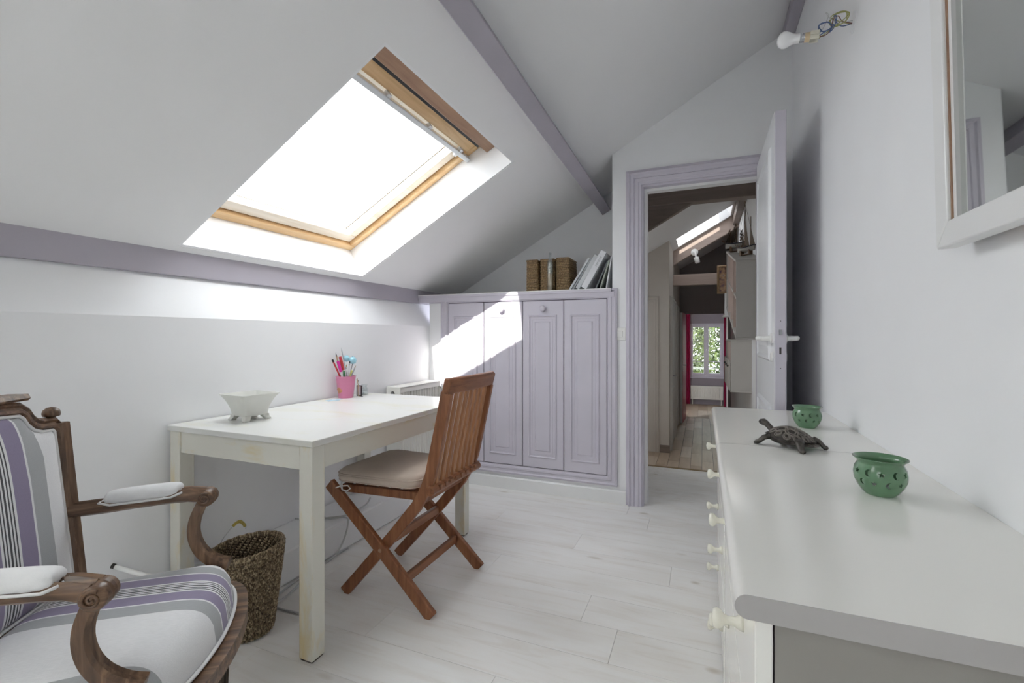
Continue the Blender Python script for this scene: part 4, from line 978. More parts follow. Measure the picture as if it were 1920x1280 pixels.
    fs += [tuple(range(ns)), tuple((len(P3) - 1) * ns + k for k in range(ns))]
    obj('arm_support', MB().add(vs, fs), 'walnut_z', arm, smooth=True, auto=40)
for x, y in ((.045, .195), (.045, -.195), (-.30, .165), (-.30, -.165)):
    lg = obj('leg', MB().lathe([(0, 0), (.009, 0), (.013, .02), (.010, .035), (.016, .20), (.0205, .27), (.017, .278), (.023, .29), (.023, .30), (.018, .308), (.018, .335), (0, .335)], (x, y, 0), 20), 'oldleg', ac, smooth=True, auto=35)
    for k in range(10):
        a = 2 * PI * k / 10; obj('flute', MB().tube([(x + .0105 * math.cos(a), y + .0105 * math.sin(a), .05), (x + .0195 * math.cos(a), y + .0195 * math.sin(a), .262)], .0028, 5), 'oldleg', lg)
    obj('corner_block', MB().box(x - .024, x + .024, y - .024, y + .024, .325, .345), 'walnut', lg, bevel=.003)

# =================================================================== WASTE BASKET
bx_, by_ = -1.578, 1.232
wb = thing('waste_basket', (bx_, by_, 0), 'oval slanted-rim wicker waste basket under the near end of the desk', 'basket')
def bask(a, h):   # a angle, h 0..1
    rx, ry = .088 + .044 * h ** .9, .080 + .036 * h ** .9
    ztop = .312 + .016 * math.cos(a - .5)
    return Vector((bx_ + rx * math.cos(a), by_ + ry * math.sin(a), .004 + (ztop - .008) * h))
mb = MB(); NR = 40; NA = 132
for r_ in range(NR):
    h = (r_ + .5) / NR; path = []
    for i in range(NA):
        a = 2 * PI * i / NA; p = bask(a, h); dv = Vector((math.cos(a), math.sin(a), 0)); ph = (i % 4 < 2) ^ (r_ % 2 == 1)
        s_ = math.sin(PI * 2 * i / 4 + (PI / 2) * r_)
        path.append(p + dv * .0055 * s_ + Vector((0, 0, .0026 * s_)))
    mb.tube(path, .0046, 5, True)
obj('weave', mb, 'wicker', wb, smooth=True, kind='stuff')
mb = MB(); vs, fs = [], []
for i in range(48):
    a = 2 * PI * i / 48
    for h, q in ((0, .0), (0.004, .985), (.5, .985), (.985, .985)):
        p = bask(a, h); vs.append(Vector((bx_ + (p.x - bx_) * q, by_ + (p.y - by_) * q, p.z)))
for i in range(48):
    j = (i + 1) % 48
    for k in range(3): fs.append((i * 4 + k, j * 4 + k, j * 4 + k + 1, i * 4 + k + 1))
obj('inner_shell', mb.add(vs, fs), 'wicker_in', wb, smooth=True)
for k, (rr, dz) in enumerate(((.007, 0), (.0055, .008))):
    obj('rim', MB().tube([bask(2 * PI * i / 64, 1) + Vector((0, 0, dz + .0015 * math.sin(i * 2.1 + k))) for i in range(64)], rr, 7, True), 'wicker', wb, smooth=True)

# =================================================================== THINGS ON THE DESK
DT = .75
# footed square pot
bp = thing('bonsai_pot', (-1.768, 1.395, DT), 'square flared white bonsai pot on four feet standing on the desk', 'pot', rz=math.radians(-6), local=True)
prof = [(.050, .020), (.0515, .030), (.055, .050), (.061, .068), (.070, .088), (.080, .104), (.083, .107), (.083, .110), (.074, .110), (.066, .094), (.056, .070), (.047, .045), (.043, .03)]
def sq(hw_, z, r_=.010, k=3):
    r_ = min(r_, hw_ * .25); out = []
    for cx, cy, a0 in ((hw_ - r_, hw_ - r_, 0), (-hw_ + r_, hw_ - r_, PI / 2), (-hw_ + r_, -hw_ + r_, PI), (hw_ - r_, -hw_ + r_, 1.5 * PI)):
        for i in range(k + 1): a = a0 + PI / 2 * i / k; out.append((cx + r_ * math.cos(a), cy + r_ * math.sin(a), z))
    return out
vs, fs = [], []; n = 16
for hw_, z in prof: vs += sq(hw_, z)
for i in range(len(prof) - 1):
    for k in range(n): fs.append((i * n + k, i * n + (k + 1) % n, i * n + n + (k + 1) % n, i * n + n + k))
fs += [tuple(range(n))[::-1], tuple((len(prof) - 1) * n + k for k in range(n))]
obj('body', MB().add(vs, fs), 'bone', bp, smooth=True, auto=50)
for sx in (1, -1):
    for sy in (1, -1):
        vs, fs = [], []
        for q, z, e in ((.052, 0, .011), (.053, .004, .012), (.046, .014, .013), (.044, .024, .014)):
            for a, b in ((-e, -e), (e, -e), (e, e), (-e, e)): vs.append((sx * (q - .006) + a, sy * (q - .006) + b, z))
        for i in range(3):
            for k in range(4): fs.append((i * 4 + k, i * 4 + (k + 1) % 4, i * 4 + 4 + (k + 1) % 4, i * 4 + 4 + k))
        fs += [(3, 2, 1, 0), (12, 13, 14, 15)]
        obj('foot', MB().add(vs, fs), 'bone', bp, bevel=.002)
# pink bucket
ux, uy = -1.885, 2.095
pb = thing('pencil_bucket', (ux, uy, DT), 'small pink metal bucket of pens at the wall end of the desk', 'bucket')
obj('body', MB().lathe([(.0, .001), (.037, .001), (.040, 0), (.0405, .004), (.054, .118), (.057, .119), (.057, .123), (.053, .123), (.0515, .118), (.038, .006), (0, .006)], (ux, uy, DT), 32, None, False), 'pink', pb, smooth=True, auto=40)
plain('peach_print', (.62, .28, .14), .4, var=.25, vs=60)
vs = []; fs = []
for i in range(7):
    a = -1.75 + (i - 3) * .16
    for j, zz in enumerate((.028, .045, .060)):
        w_ = (1 - abs(i - 3) / 4.2); r_ = .0405 + .0136 * zz / .118 + .0006; zz2 = .044 + (zz - .044) * w_ * 1.2; vs.append((ux + r_ * math.cos(a), uy + r_ * math.sin(a), DT + zz2))
for i in range(6):
    for j in range(2): fs.append((i * 3 + j, i * 3 + 3 + j, i * 3 + 4 + j, i * 3 + j + 1))
obj('print', MB().add(vs, fs), 'peach_print', pb)
obj('handle_ear', MB().tube([(ux + .045, uy + .036, DT + .10), (ux + .052, uy + .045, DT + .095), (ux + .05, uy + .04, DT + .085)], .003, 6), 'steel', pb)
def stick(name, label, cat, base, top, r_, mt, tip=None, tipmt=None, tl=.02):
    b, t = Vector(base), Vector(top); d = (t - b).normalized()
    tg = thing(name, b, label, cat, 'pens and brushes in the pink bucket')
    obj('barrel', MB().tube([b, t], r_, 8), mt, tg, smooth=True, auto=40)
    if tip == 'cone': obj('tip', MB().tube([t, t + d * tl * .7, t + d * tl], [r_, r_ * .35, .0004], 8), tipmt, tg, smooth=True)
    elif tip == 'cap': obj('cap', MB().tube([t - d * tl, t + d * .002, t + d * .004], [r_ * 1.25, r_ * 1.25, r_ * .8], 8), tipmt, tg, smooth=True, auto=40)
    elif tip == 'brush':
        obj('ferrule', MB().tube([t, t + d * tl * .5], [r_ * 1.1, r_ * .9], 8), 'steel', tg, smooth=True)
        obj('bristles', MB().tube([t + d * tl * .5, t + d * tl * .8, t + d * tl * 1.2], [r_, r_ * 1.2, .0006], 8), tipmt, tg, smooth=True)
    return tg
for nme, c_ in dict(p_red=(.55, .05, .06), p_mag=(.62, .02, .30), p_blk=(.03, .03, .03), p_grey=(.35, .37, .40), p_green=(.05, .20, .08), p_yel=(.62, .60, .20), p_wht=(.75, .76, .76), p_wood=(.45, .33, .2), p_blue=(.38, .66, .76)).items(): plain(nme, c_, .4)
zb = DT + .008
stick('pencil', 'red pencil leaning far left out of the pink bucket', 'pencil', (ux + .012, uy + .010, zb), (ux - .045, uy - .055, DT + .215), .0045, 'p_red', 'cap', 'p_blk', .012)
stick('pen', 'black-tipped slim pen behind the red pencil in the bucket', 'pen', (ux + .005, uy, zb), (ux - .040, uy - .030, DT + .236), .0040, 'p_wood', 'cone', 'p_blk')
stick('marker', 'broad red marker standing tallest of the bucket\'s red ones', 'marker', (ux + .014, uy + .016, zb), (ux - .030, uy - .012, DT + .230), .0068, 'p_wht', 'cap', 'p_red', .075)
stick('marker', 'magenta marker beside the broad red one in the bucket', 'marker', (ux + .020, uy - .004, zb), (ux - .020, uy - .040, DT + .206), .0064, 'p_wht', 'cap', 'p_mag', .06)
stick('knitting_needle', 'thin grey needle rising highest from the pink bucket', 'needle', (ux + .018, uy + .02, zb), (ux - .018, uy - .012, DT + .265), .0022, 'p_grey', 'cone', 'p_grey')
stick('paintbrush', 'dark-tipped white paintbrush in front of the blue pompom', 'paintbrush', (ux - .01, uy - .012, zb), (ux + .006, uy + .02, DT + .185), .0032, 'p_wht', 'brush', 'p_blk')
stick('paintbrush', 'pale paintbrush with a brown tip in the middle of the bucket', 'paintbrush', (ux - .012, uy - .02, zb), (ux - .002, uy + .004, DT + .165), .0034, 'p_wht', 'brush', 'p_wood')
stick('pen', 'short green pen low in the middle of the bucket', 'pen', (ux + .01, uy - .03, zb), (ux + .004, uy - .018, DT + .150), .0050, 'p_green', 'cap', 'p_green')
stick('pen', 'yellow highlighter low at the right of the bucket', 'pen', (ux - .008, uy + .004, zb), (ux + .012, uy + .036, DT + .150), .0052, 'p_yel', 'cap', 'p_yel')
stick('pencil', 'grey pencil leaning right over the bucket rim', 'pencil', (ux - .02, uy + .0, zb), (ux + .028, uy + .040, DT + .165), .0034, 'p_grey', 'cone', 'p_wood')
stick('paintbrush', 'slim dark brush leaning right beside the pompom pen', 'paintbrush', (ux - .016, uy + .014, zb), (ux + .012, uy + .040, DT + .188), .0028, 'p_grey', 'brush', 'p_blk')
pp = thing('pompom_pen', (ux, uy, zb), 'pen topped with two fluffy pale blue pompoms', 'pen', 'pens and brushes in the pink bucket')
obj('barrel', MB().tube([(ux - .02, uy + .02, zb), (ux - .003, uy + .035, DT + .20)], .0032, 8), 'p_wht', pp, smooth=True)
def fuzzy(c, R_):
    mb = MB(); c = Vector(c)
    prof = [(R_ * math.sin(PI * i / 10), -R_ * math.cos(PI * i / 10)) for i in range(11)]
    mb.lathe(prof, c, 16, None, False)
    for k in range(160):
        z = random.uniform(-1, 1); a = random.uniform(0, 6.28); d = Vector((math.sqrt(1 - z * z) * math.cos(a), math.sqrt(1 - z * z) * math.sin(a), z)); w = d.orthogonal() * .0009
        mb.add([c + d * R_ * .9 - w, c + d * R_ * .9 + w, c + d * R_ * 1.22], [(0, 1, 2)])
    return mb
obj('pompom', fuzzy((ux - .014, uy + .020, DT + .222), .017), 'p_blue', pp, smooth=True)
obj('pompom', fuzzy((ux + .010, uy + .044, DT + .210), .021), 'p_blue', pp, smooth=True)
# jar, tiny frame, charm, paper beside the bucket
gj = thing('glass_jar', (-1.872, 2.235, DT), 'small clear glass jar right of the pink bucket', 'jar')
obj('body', MB().lathe([(0, .001), (.020, .001), (.023, .004), (.023, .040), (.017, .047), (.017, .055), (.0155, .055), (.0155, .046), (.021, .039), (.021, .006), (0, .004)], (-1.872, 2.235, DT), 24, None, False), 'clear', gj, smooth=True)
obj('bead_fill', MB().lathe([(0, .005), (.0195, .005), (.0195, .016), (.01, .020), (0, .021)], (-1.872, 2.235, DT), 20), 'p_wht', gj, smooth=True)
obj('lid', MB().lathe([(0, .0552), (.018, .0552), (.018, .062), (.012, .064), (0, .064)], (-1.872, 2.235, DT), 20), 'clear', gj, smooth=True, auto=40)
tf = thing('photo_stand', (-1.862, 2.180, DT), 'tiny black-edged photo stand between bucket and glass jar', 'photo stand')
obj('frame', yframe(-1.882, -1.846, DT, DT + .062, .005, 2.180, 2.186), 'p_blk', tf)
obj('photo', MB().box(-1.878, -1.850, 2.182, 2.185, DT + .004, DT + .058), 'p_wht', tf)
obj('strut', MB().hexa([(-1.868, 2.185, DT + .04), (-1.860, 2.185, DT + .04), (-1.860, 2.187, DT + .04), (-1.868, 2.187, DT + .04), (-1.868, 2.205, DT), (-1.860, 2.205, DT), (-1.860, 2.208, DT), (-1.868, 2.208, DT)]), 'p_blk', tf)
kr = thing('key_charm', (-1.838, 2.145, DT), 'little metal charm on a chain at the foot of the bucket', 'charm')
obj('chain', MB().tube([(-1.835, 2.130, DT + .110), (-1.832, 2.135, DT + .07), (-1.834, 2.14, DT + .03), (-1.838, 2.145, DT + .006), (-1.825, 2.15, DT + .003)], .0022, 6), 'p_wood', kr, smooth=True)
obj('pendant', MB().lathe([(0, 0), (.009, 0), (.010, .002), (.009, .004), (0, .004)], (-1.822, 2.152, DT), 14), 'steel', kr)
ps = thing('blue_paper', (-1.868, 1.985, DT), 'pale blue flower-shaped paper lying on the desk beside the bucket', 'paper')
plain('paper_blue', (.42, .60, .70), .6, var=.15, vs=40)
pet = []
for i in range(60):
    a = 2 * PI * i / 60; r_ = .036 * (1 + .22 * math.cos(5 * a)); pet.append((-1.868 + r_ * .8 * math.cos(a), 1.985 + r_ * 1.3 * math.sin(a)))
obj('sheet', MB().prism(pet, 2, DT, DT + .0012), 'paper_blue', ps)
obj('centre', MB().lathe([(0, 0), (.012, 0), (.012, .0008), (0, .0008)], (-1.868, 1.985, DT + .0012), 16), 'p_wht', ps)

# =================================================================== THINGS ON THE CUPBOARD LEDGE
LZ = 1.4165
def woven_box(label, x0, x1, y0, y1, h, slant=0):
    t = thing('woven_box', ((x0 + x1) / 2, (y0 + y1) / 2, LZ), label, 'basket', 'woven seagrass magazine boxes on the cupboard ledge')
    mb = MB(); rows_ = int(h / .0105)
    for r_ in range(rows_):
        z = LZ + .0055 + r_ * h / rows_; sh = slant * (r_ / rows_); out = []
        per = rrect(x0 + sh * .4, x1 - sh, y0, y1, .008, 2); P_ = []
        for i in range(len(per)):
            a, b = Vector(per[i]), Vector(per[(i + 1) % len(per)]); m = max(1, int((b - a).length / .007))
            for j in range(m): P_.append(a + (b - a) * j / m)
        c = Vector(((x0 + x1) / 2, (y0 + y1) / 2))
        path = []
        for i, p in enumerate(P_):
            o = (p - c).normalized() * .0018 * (1 if (i + r_) % 2 else -1); path.append((p.x + o.x, p.y + o.y, z))
        mb.tube(path, .0060, 5, True)
    obj('weave', mb, 'seagrass', t, smooth=True, kind='stuff')
    obj('lining', MB().hexa([(x0 + .004, y0 + .004, LZ), (x1 - .004, y0 + .004, LZ), (x1 - .004, y1 - .004, LZ), (x0 + .004, y1 - .004, LZ), (x0 + .004 + slant * .4, y0 + .004, LZ + h - .012), (x1 - .004 - slant, y0 + .004, LZ + h - .012), (x1 - .004 - slant, y1 - .004, LZ + h - .012), (x0 + .004 + slant * .4, y1 - .004, LZ + h - .012)]), 'wicker_in', t)
    obj('rim', MB().tube([(x0 + slant * .4, y0, LZ + h), (x1 - slant, y0, LZ + h), (x1 - slant, y1, LZ + h), (x0 + slant * .4, y1, LZ + h)], .0075, 6, True), 'seagrass', t, smooth=True)
woven_box('leftmost woven seagrass magazine box on the cupboard ledge', -1.178, -1.092, 3.15, 3.36, .225, .006)
woven_box('middle woven seagrass magazine box half behind the glass stopper bottle', -1.070, -.972, 3.15, 3.36, .225)
woven_box('right woven seagrass magazine box next to the leaning books', -.956, -.858, 3.15, 3.36, .228, .010)
vz = thing('glass_bottle', (-.972, 3.105, LZ), 'slim clear glass bottle filled with shells between the woven boxes', 'bottle')
vc = (-.990, 3.115, LZ)
plain('shells', (.42, .40, .34), .6, var=.6, vs=90)
obj('body', MB().lathe([(0, .002), (.020, .002), (.021, .006), (.021, .205), (.012, .225), (.009, .235), (.009, .268), (.007, .268), (.007, .235), (.019, .204), (.019, .006), (0, .005)], vc, 22, None, False), 'clear', vz, smooth=True)
obj('shell_fill', MB().lathe([(0, .12), (.0185, .12), (.0187, .19), (.012, .203), (0, .206)], vc, 18), 'shells', vz, smooth=True)
obj('sand_fill', MB().lathe([(0, .006), (.0185, .006), (.0185, .119), (0, .119)], vc, 18), 'p_wood', vz, smooth=True)
# leaning books
def book(label, x, lean, th, h, d, cov, y0=3.10, pages=True, name='book'):
    """spine facing the room; leans right by 'lean' radians"""
    t = thing(name, (x, y0 + d / 2, LZ), label, 'book', 'books leaning at the right end of the cupboard ledge')
    c, s = math.cos(lean), math.sin(lean)
    def T(a, b): return (x + a * c + b * s, LZ + a * -s + b * c + th * s)
    def bx2(a0, a1, b0, b1, ya, yb): return MB().prism([T(a0, b0), T(a1, b0), T(a1, b1), T(a0, b1)], 1, ya, yb)
    cv = obj('cover', bx2(0, .003, 0, h, y0, y0 + d), cov, t); obj('cover', bx2(th - .003, th, 0, h, y0, y0 + d), cov, t)
    sp_ = obj('spine', bx2(0, th, 0, h, y0 - .002, y0 + .001), cov, t, bevel=.0008)
    obj('pages', bx2(.003, th - .003, .003, h - .003, y0 + .002, y0 + d - .004), 'p_wht', t)
    return t, sp_, T
plain('bk_pale', (.52, .54, .56), .4); plain('bk_grey', (.30, .32, .33), .5); plain('bk_white', (.70, .71, .74), .3); plain('bk_dark', (.10, .11, .12), .4); plain('bk_sage', (.33, .36, .31), .5)
book('leftmost leaning book, a thin pale grey one beside the woven box', -.850, .575, .014, .245, .22, 'bk_pale')
book('thin slate grey book second from left among the leaning ones', -.828, .565, .012, .235, .22, 'bk_grey')
book('pale grey book just left of the thick white one', -.804, .54, .028, .255, .22, 'bk_pale')
t_, sp_, T = book('thick white book with lettered spine leaning on the ledge', -.765, .52, .040, .275, .22, 'bk_white')
def letters(txt, size, a, b, y, lean, mt, parent):
    cu = bpy.data.curves.new('t', 'FONT'); cu.body = txt; cu.size = size; cu.extrude = .0003; cu.align_x = 'LEFT'
    o = bpy.data.objects.new('t', cu); COL.objects.link(o); bpy.context.view_layer.update()
    me = bpy.data.meshes.new_from_object(o.evaluated_get(bpy.context.evaluated_depsgraph_get())); bpy.data.objects.remove(o)
    mb = MB(); X = T(a, b); dirb = Vector((math.sin(lean), 0, math.cos(lean))); dira = Vector((math.cos(lean), 0, -math.sin(lean)))
    mb.add([Vector((X[0], y - .0005 - v.co.z, X[1])) + dirb * v.co.x - dira * v.co.y for v in me.vertices], [tuple(p.vertices) for p in me.polygons])
    obj('lettering', mb, mt, parent)
letters('FAMILLE', .020, .028, .165, 3.0975, .52, 'bk_grey', sp_)
book('dark magazine leaning behind the thick white book', -.675, .42, .010, .20, .21, 'bk_dark', 3.12)
book('sage green magazine nearest but one to the door wall', -.645, .31, .010, .20, .21, 'bk_sage', 3.12)
book('white brochure upright in the corner of the ledge', -.603, .16, .008, .215, .21, 'bk_white', 3.12)

# =================================================================== CHESTS OF DRAWERS
CZ = .78
def chest(label, y0, y1, knob_y):
    t = thing('chest_of_drawers', (.27, (y0 + y1) / 2, 0), label, 'chest of drawers', 'white chests of drawers along the right wall')
    xf_ = .060
    obj('side_panel', MB().box(xf_ + .022, XR - .002, y0 + .012, y0 + .03, 0, CZ - .030), 'chest_shade', t, bevel=.001)
    obj('side_panel', MB().box(xf_ + .022, XR - .002, y1 - .03, y1 - .012, 0, CZ - .030), 'chest_shade', t, bevel=.001)
    obj('back_panel', MB().box(XR - .012, XR - .002, y0 + .03, y1 - .03, .05, CZ - .030), 'chest_shade', t)
    obj('plinth', MB().box(xf_ + .03, xf_ + .045, y0 + .03, y1 - .03, 0, .03), 'chest_shade', t)
    n = 10; rr = .015; prof = [(XR - .001, CZ), (XR - .001, CZ - .030)] + [(.0365 + rr - rr * math.sin(PI * k / n), CZ - .015 - rr * math.cos(PI * k / n)) for k in range(n + 1)]
    obj('top', MB().prism(prof, 1, y0 + .0015, y1), 'chest', t, smooth=True, auto=50)
    obj('shaded_end', MB().prism(prof, 1, y0, y0 + .0015), 'end_shade', t)  # thin slice of the top, coloured darker to carry the end's shade
    for k in range(3):
        z0 = .028 + k * .2405; z1 = z0 + .2375
        d = obj('drawer', MB().box(xf_, xf_ + .020, y0 + .010, y1 - .010, z0, z1), 'chest', t, bevel=.002)
        obj('drawer_box', MB().box(xf_ + .021, XR - .03, y0 + .034, y1 - .034, z0 + .02, z1 - .04), 'chest_shade', d)
        kz = (.135, .39, .64)[k]
        for ky in knob_y:
            obj('knob', MB().lathe([(0, 0), (.0125, 0), (.0115, .006), (.0075, .012), (.0065, .022), (.0085, .028), (.0145, .033), (.0165, .039), (.0135, .045), (0, .047)], (0, 0, 0), 22, Matrix.Translation((xf_, ky, kz)) @ Matrix.Rotation(-PI / 2, 4, 'Y')), 'knob', d, smooth=True)
chest('nearer white chest of drawers, its end panel facing the camera', .642, 1.530, (.83, 1.27))
chest('farther white chest of drawers standing next to the open door', 1.532, 2.300, (1.69, 2.12))

# green lanterns with star and moon cut-outs
def star(r_, n=5): return [(r_ * (1 if i % 2 == 0 else .42) * math.cos(PI * i / n + PI / 2), r_ * (1 if i % 2 == 0 else .42) * math.sin(PI * i / n + PI / 2)) for i in range(2 * n)]
def moon(r_):
    o = [(r_ * math.cos(a), r_ * math.sin(a)) for a in [(-1.2 + 2.4 * i / 8) + PI for i in range(9)]]
    cx = .62 * r_; i_ = [(cx + .98 * r_ * math.cos(a) * .98, .98 * r_ * math.sin(a)) for a in [(-1.18 + 2.36 * i / 8) + PI for i in range(9)]][::-1]
    return [(x + .35 * r_, y) for x, y in o + i_]
pot_prof = [(0, .0005), (.026, .0005), (.030, 0), (.038, .008), (.047, .022), (.0525, .038), (.0535, .050), (.051, .064), (.0465, .073), (.0455, .076), (.049, .082), (.055, .0865), (.0555, .088), (.054, .0885), (.0475, .084), (.0435, .0775), (.0445, .072), (.049, .063), (.0515, .050), (.0505, .038), (.045, .0225), (.036, .0095), (.028, .003), (0, .003)]
def lantern_mesh():
    src = bpy.data.objects.new('tmp_pot', mesh_of('pot', MB().lathe(pot_prof, (0, 0, 0), 64, None, False), 'green', True, Vector())); COL.objects.link(src)
    cut = MB()
    for row, (z, r_, off) in enumerate(((.057, .0078, 0), (.034, .0068, .26))):
        for k in range(12):
            a = off + 2 * PI * k / 12; shp = star(r_) if (k + row) % 2 == 0 else moon(r_ * 1.15)
            u = Vector((-math.sin(a), math.cos(a), 0)); d = Vector((math.cos(a), math.sin(a), 0)); c = d * .036 + Vector((0, 0, z)); n = len(shp)
            cut.add([c + u * p[0] + Vector((0, 0, p[1])) for p in shp] + [c + d * .03 + u * p[0] + Vector((0, 0, p[1])) for p in shp],
                    [tuple(range(n))[::-1], tuple(range(n, 2 * n))] + [(i, (i + 1) % n, n + (i + 1) % n, n + i) for i in range(n)])
    co = bpy.data.objects.new('tmp_cut', mesh_of('cut', cut, None, False, Vector())); COL.objects.link(co)
    md = src.modifiers.new('b', 'BOOLEAN'); md.object = co; md.operation = 'DIFFERENCE'; md.solver = 'EXACT'
    bpy.context.view_layer.update()
    me = bpy.data.meshes.new_from_object(src.evaluated_get(bpy.context.evaluated_depsgraph_get()))
    bpy.data.objects.remove(src); bpy.data.objects.remove(co); me.name = 'lantern'
    try: me.set_sharp_from_angle(angle=math.radians(50))
    except Exception: pass
    return me
lm = lantern_mesh()
for x, y, rz, lab in ((.333, 1.158, .3, 'green candle lantern pierced with stars and moons, nearer of the two'), (.338, 1.905, 1.1, 'green candle lantern pierced with stars and moons, beyond the turtle')):
    t = thing('candle_lantern', (x, y, CZ), lab, 'lantern', 'green pierced candle lanterns on the chests', rz=rz, local=True)
    sc_ = .84
    o = bpy.data.objects.new('bowl', lm); COL.objects.link(o); o.parent = t; o.scale = (sc_,) * 3
    c = obj('tealight', MB().lathe([(0, .0027), (.019, .003), (.019, .016), (.018, .016), (.018, .013), (0, .012)], (0, 0, 0), 20), 'steel', t, smooth=True, auto=40)
    obj('wax', MB().lathe([(0, .0121), (.0175, .0131), (.0175, .0138), (0, .0142)], (0, 0, 0), 18), 'p_wht', c)

# bronze turtle
tt = thing('turtle_figurine', (.236, 1.548, CZ), 'dark cast-metal turtle with lifted head on the seam between chests', 'figurine', rz=math.radians(137), local=True)
LB, WBd = .066, .049
def shell_pt(u, a, lift=0):
    x = LB * u * math.cos(a); y = WBd * u * math.sin(a) * (1 - .12 * math.cos(a))
    z = .029 + .027 * (1 - u ** 2.4) + .006 * math.cos(a) * u + lift
    return Vector((x, y, z - .006 * u * max(0, -math.cos(a))))
vs, fs = [], []; NA, NRr = 40, 9
for r_ in range(NRr + 1):
    for i in range(NA):
        u = 1 - r_ / NRr; a = 2 * PI * i / NA; p = shell_pt(max(u, .001), a); vs.append(p)
for r_ in range(NRr):
    for i in range(NA): fs.append((r_ * NA + i, r_ * NA + (i + 1) % NA, r_ * NA + NA + (i + 1) % NA, r_ * NA + NA + i))
m0 = len(vs)
for i in range(NA):
    a = 2 * PI * i / NA; k = 1.0 + .05 * (i % 3 == 0); p = shell_pt(1, a); vs.append(Vector((p.x * 1.10 * k, p.y * 1.10 * k, p.z - .0025)))
    
for i in range(NA): fs.append((m0 + i, m0 + (i + 1) % NA, (i + 1) % NA, i))
sh = obj('shell', MB().add(vs, fs), 'bronze', tt, smooth=True, auto=60)
# scutes: raised plates with concentric ridges
sc_c = [(0, 0, .30)] + [(.46, k * PI / 3 + .0, .27) for k in range(6)] + [(.80, k * PI / 6 + .26, .15) for k in range(12)]
for u0, a0, rad in sc_c:
    for lvl, q in enumerate((1.0, .62)):
        loop = []
        for k in range(12):
            b = 2 * PI * k / 12; cx, cy = u0 * math.cos(a0) + rad * q * math.cos(b), u0 * math.sin(a0) + rad * q * math.sin(b)
            uu = min(.99, math.hypot(cx, cy)); loop.append(shell_pt(max(.02, uu), math.atan2(cy, cx), .0004))
        obj('scute', MB().tube(loop, .0021 if lvl == 0 else .0015, 5, True), 'bronze_hi', sh, smooth=True)
vs, fs = [], []
for r_, (q, z) in enumerate(((1.02, .027), (.95, .018), (.78, .012), (.4, .0105), (0.001, .010))):
    for i in range(NA): a = 2 * PI * i / NA; vs.append((LB * q * math.cos(a), WBd * q * math.sin(a), z))
for r_ in range(4):
    for i in range(NA): fs.append((r_ * NA + i, r_ * NA + (i + 1) % NA, r_ * NA + NA + (i + 1) % NA, r_ * NA + NA + i))
obj('plastron', MB().add(vs, fs), 'bronze', tt, smooth=True)
hd = obj('head', MB().tube([(.050, 0, .032), (.062, 0, .041), (.071, 0, .049), (.079, 0, .055), (.088, 0, .0585), (.097, 0, .058), (.102, 0, .056)], [.014, .0095, .0088, .0098, .0118, .0092, .004], 14, False, .9), 'bronze', tt, smooth=True)
for sg in (1, -1): obj('eye', MB().lathe([(.0025 * math.sin(PI * i / 6), -.0025 * math.cos(PI * i / 6)) for i in range(7)], (.091, sg * .0105, .062), 8, None, False), 'black', hd, smooth=True)
for x, y, dx, dy in ((.042, .034, .024, .020), (.042, -.034, .024, -.020), (-.044, .030, -.020, .018), (-.044, -.030, -.020, -.018)):
    obj('leg', MB().tube([(x, y, .028), (x + dx * .45, y + dy * .6, .022), (x + dx * .85, y + dy, .010), (x + dx * 1.1, y + dy * 1.1, .0068), (x + dx * 1.35, y + dy * 1.15, .0045)], [.013, .0105, .0085, .0095, .006], 10, False, .72, (0, 0, 1)), 'bronze', tt, smooth=True)
obj('tail', MB().tube([(-.054, 0, .022), (-.062, .002, .018), (-.068, .003, .015)], [.005, .0035, .0015], 8), 'bronze', tt, smooth=True)

# =================================================================== MIRROR
mr = thing('wall_mirror', (XR, .78, 1.27), 'rectangular mirror in a white frame on the right wall above the chests', 'mirror')
tilt = Matrix.Translation((.452, 0, 1.27)) @ Matrix.Rotation(-math.radians(1.3), 4, 'Y') @ Matrix.Translation((-.452, 0, -1.27))
my0, my1, mz0, mz1 = .22, 1.162, 1.270, 2.10
fpf = [(0, 0), (0, .018), (.006, .024), (.040, .024), (.046, .018), (.046, 0)]
pth = [(.455, my0, mz0), (.455, my1, mz0), (.455, my1, mz1), (.455, my0, mz1)]
fm = MB(); 
w_ = .047
def mbx(y0, y1, z0, z1, x0=.424, x1=.456): return MB().box(x0, x1, y0, y1, z0, z1).xf(tilt)
def mit(p): return MB().hexa([tilt @ Vector(q) for q in p])
X0, X1 = .424, .456
def frame_piece(name, a, b, c, d):
    obj(name, mit([(X0, *a), (X0, *b), (X0, *c), (X0, *d), (X1, *a), (X1, *b), (X1, *c), (X1, *d)]), 'white', mr, bevel=.003)
frame_piece('frame_rail', (my0, mz0), (my1, mz0), (my1 - w_, mz0 + w_), (my0 + w_, mz0 + w_))
frame_piece('frame_rail', (my0, mz1), (my1, mz1), (my1 - w_, mz1 - w_), (my0 + w_, mz1 - w_))
frame_piece('frame_stile', (my1, mz0), (my1, mz1), (my1 - w_, mz1 - w_), (my1 - w_, mz0 + w_))
frame_piece('frame_stile', (my0, mz0), (my0, mz1), (my0 + w_, mz1 - w_), (my0 + w_, mz0 + w_))
sl = MB()
for a, b, c, d in ((my1 - w_ - .003, my1 - w_, mz0 + w_, mz1 - w_),): sl.box(.430, .452, a, b, c, d)
obj('rebate', sl.xf(tilt), 'pine_d', mr)
obj('inner_lip', MB().box(.433, .452, my1 - w_ - .014, my1 - w_ - .003, mz0 + w_, mz1 - w_).xf(tilt), 'white', mr)
obj('glass', MB().box(.440, .445, my0 + w_ - .004, my1 - w_ + .004, mz0 + w_ - .004, mz1 - w_ + .004).xf(tilt), 'mirror', mr)
obj('backing', MB().box(.446, .462, my0 + .02, my1 - .02, mz0 + .02, mz1 - .02).xf(tilt), 'dark', mr)
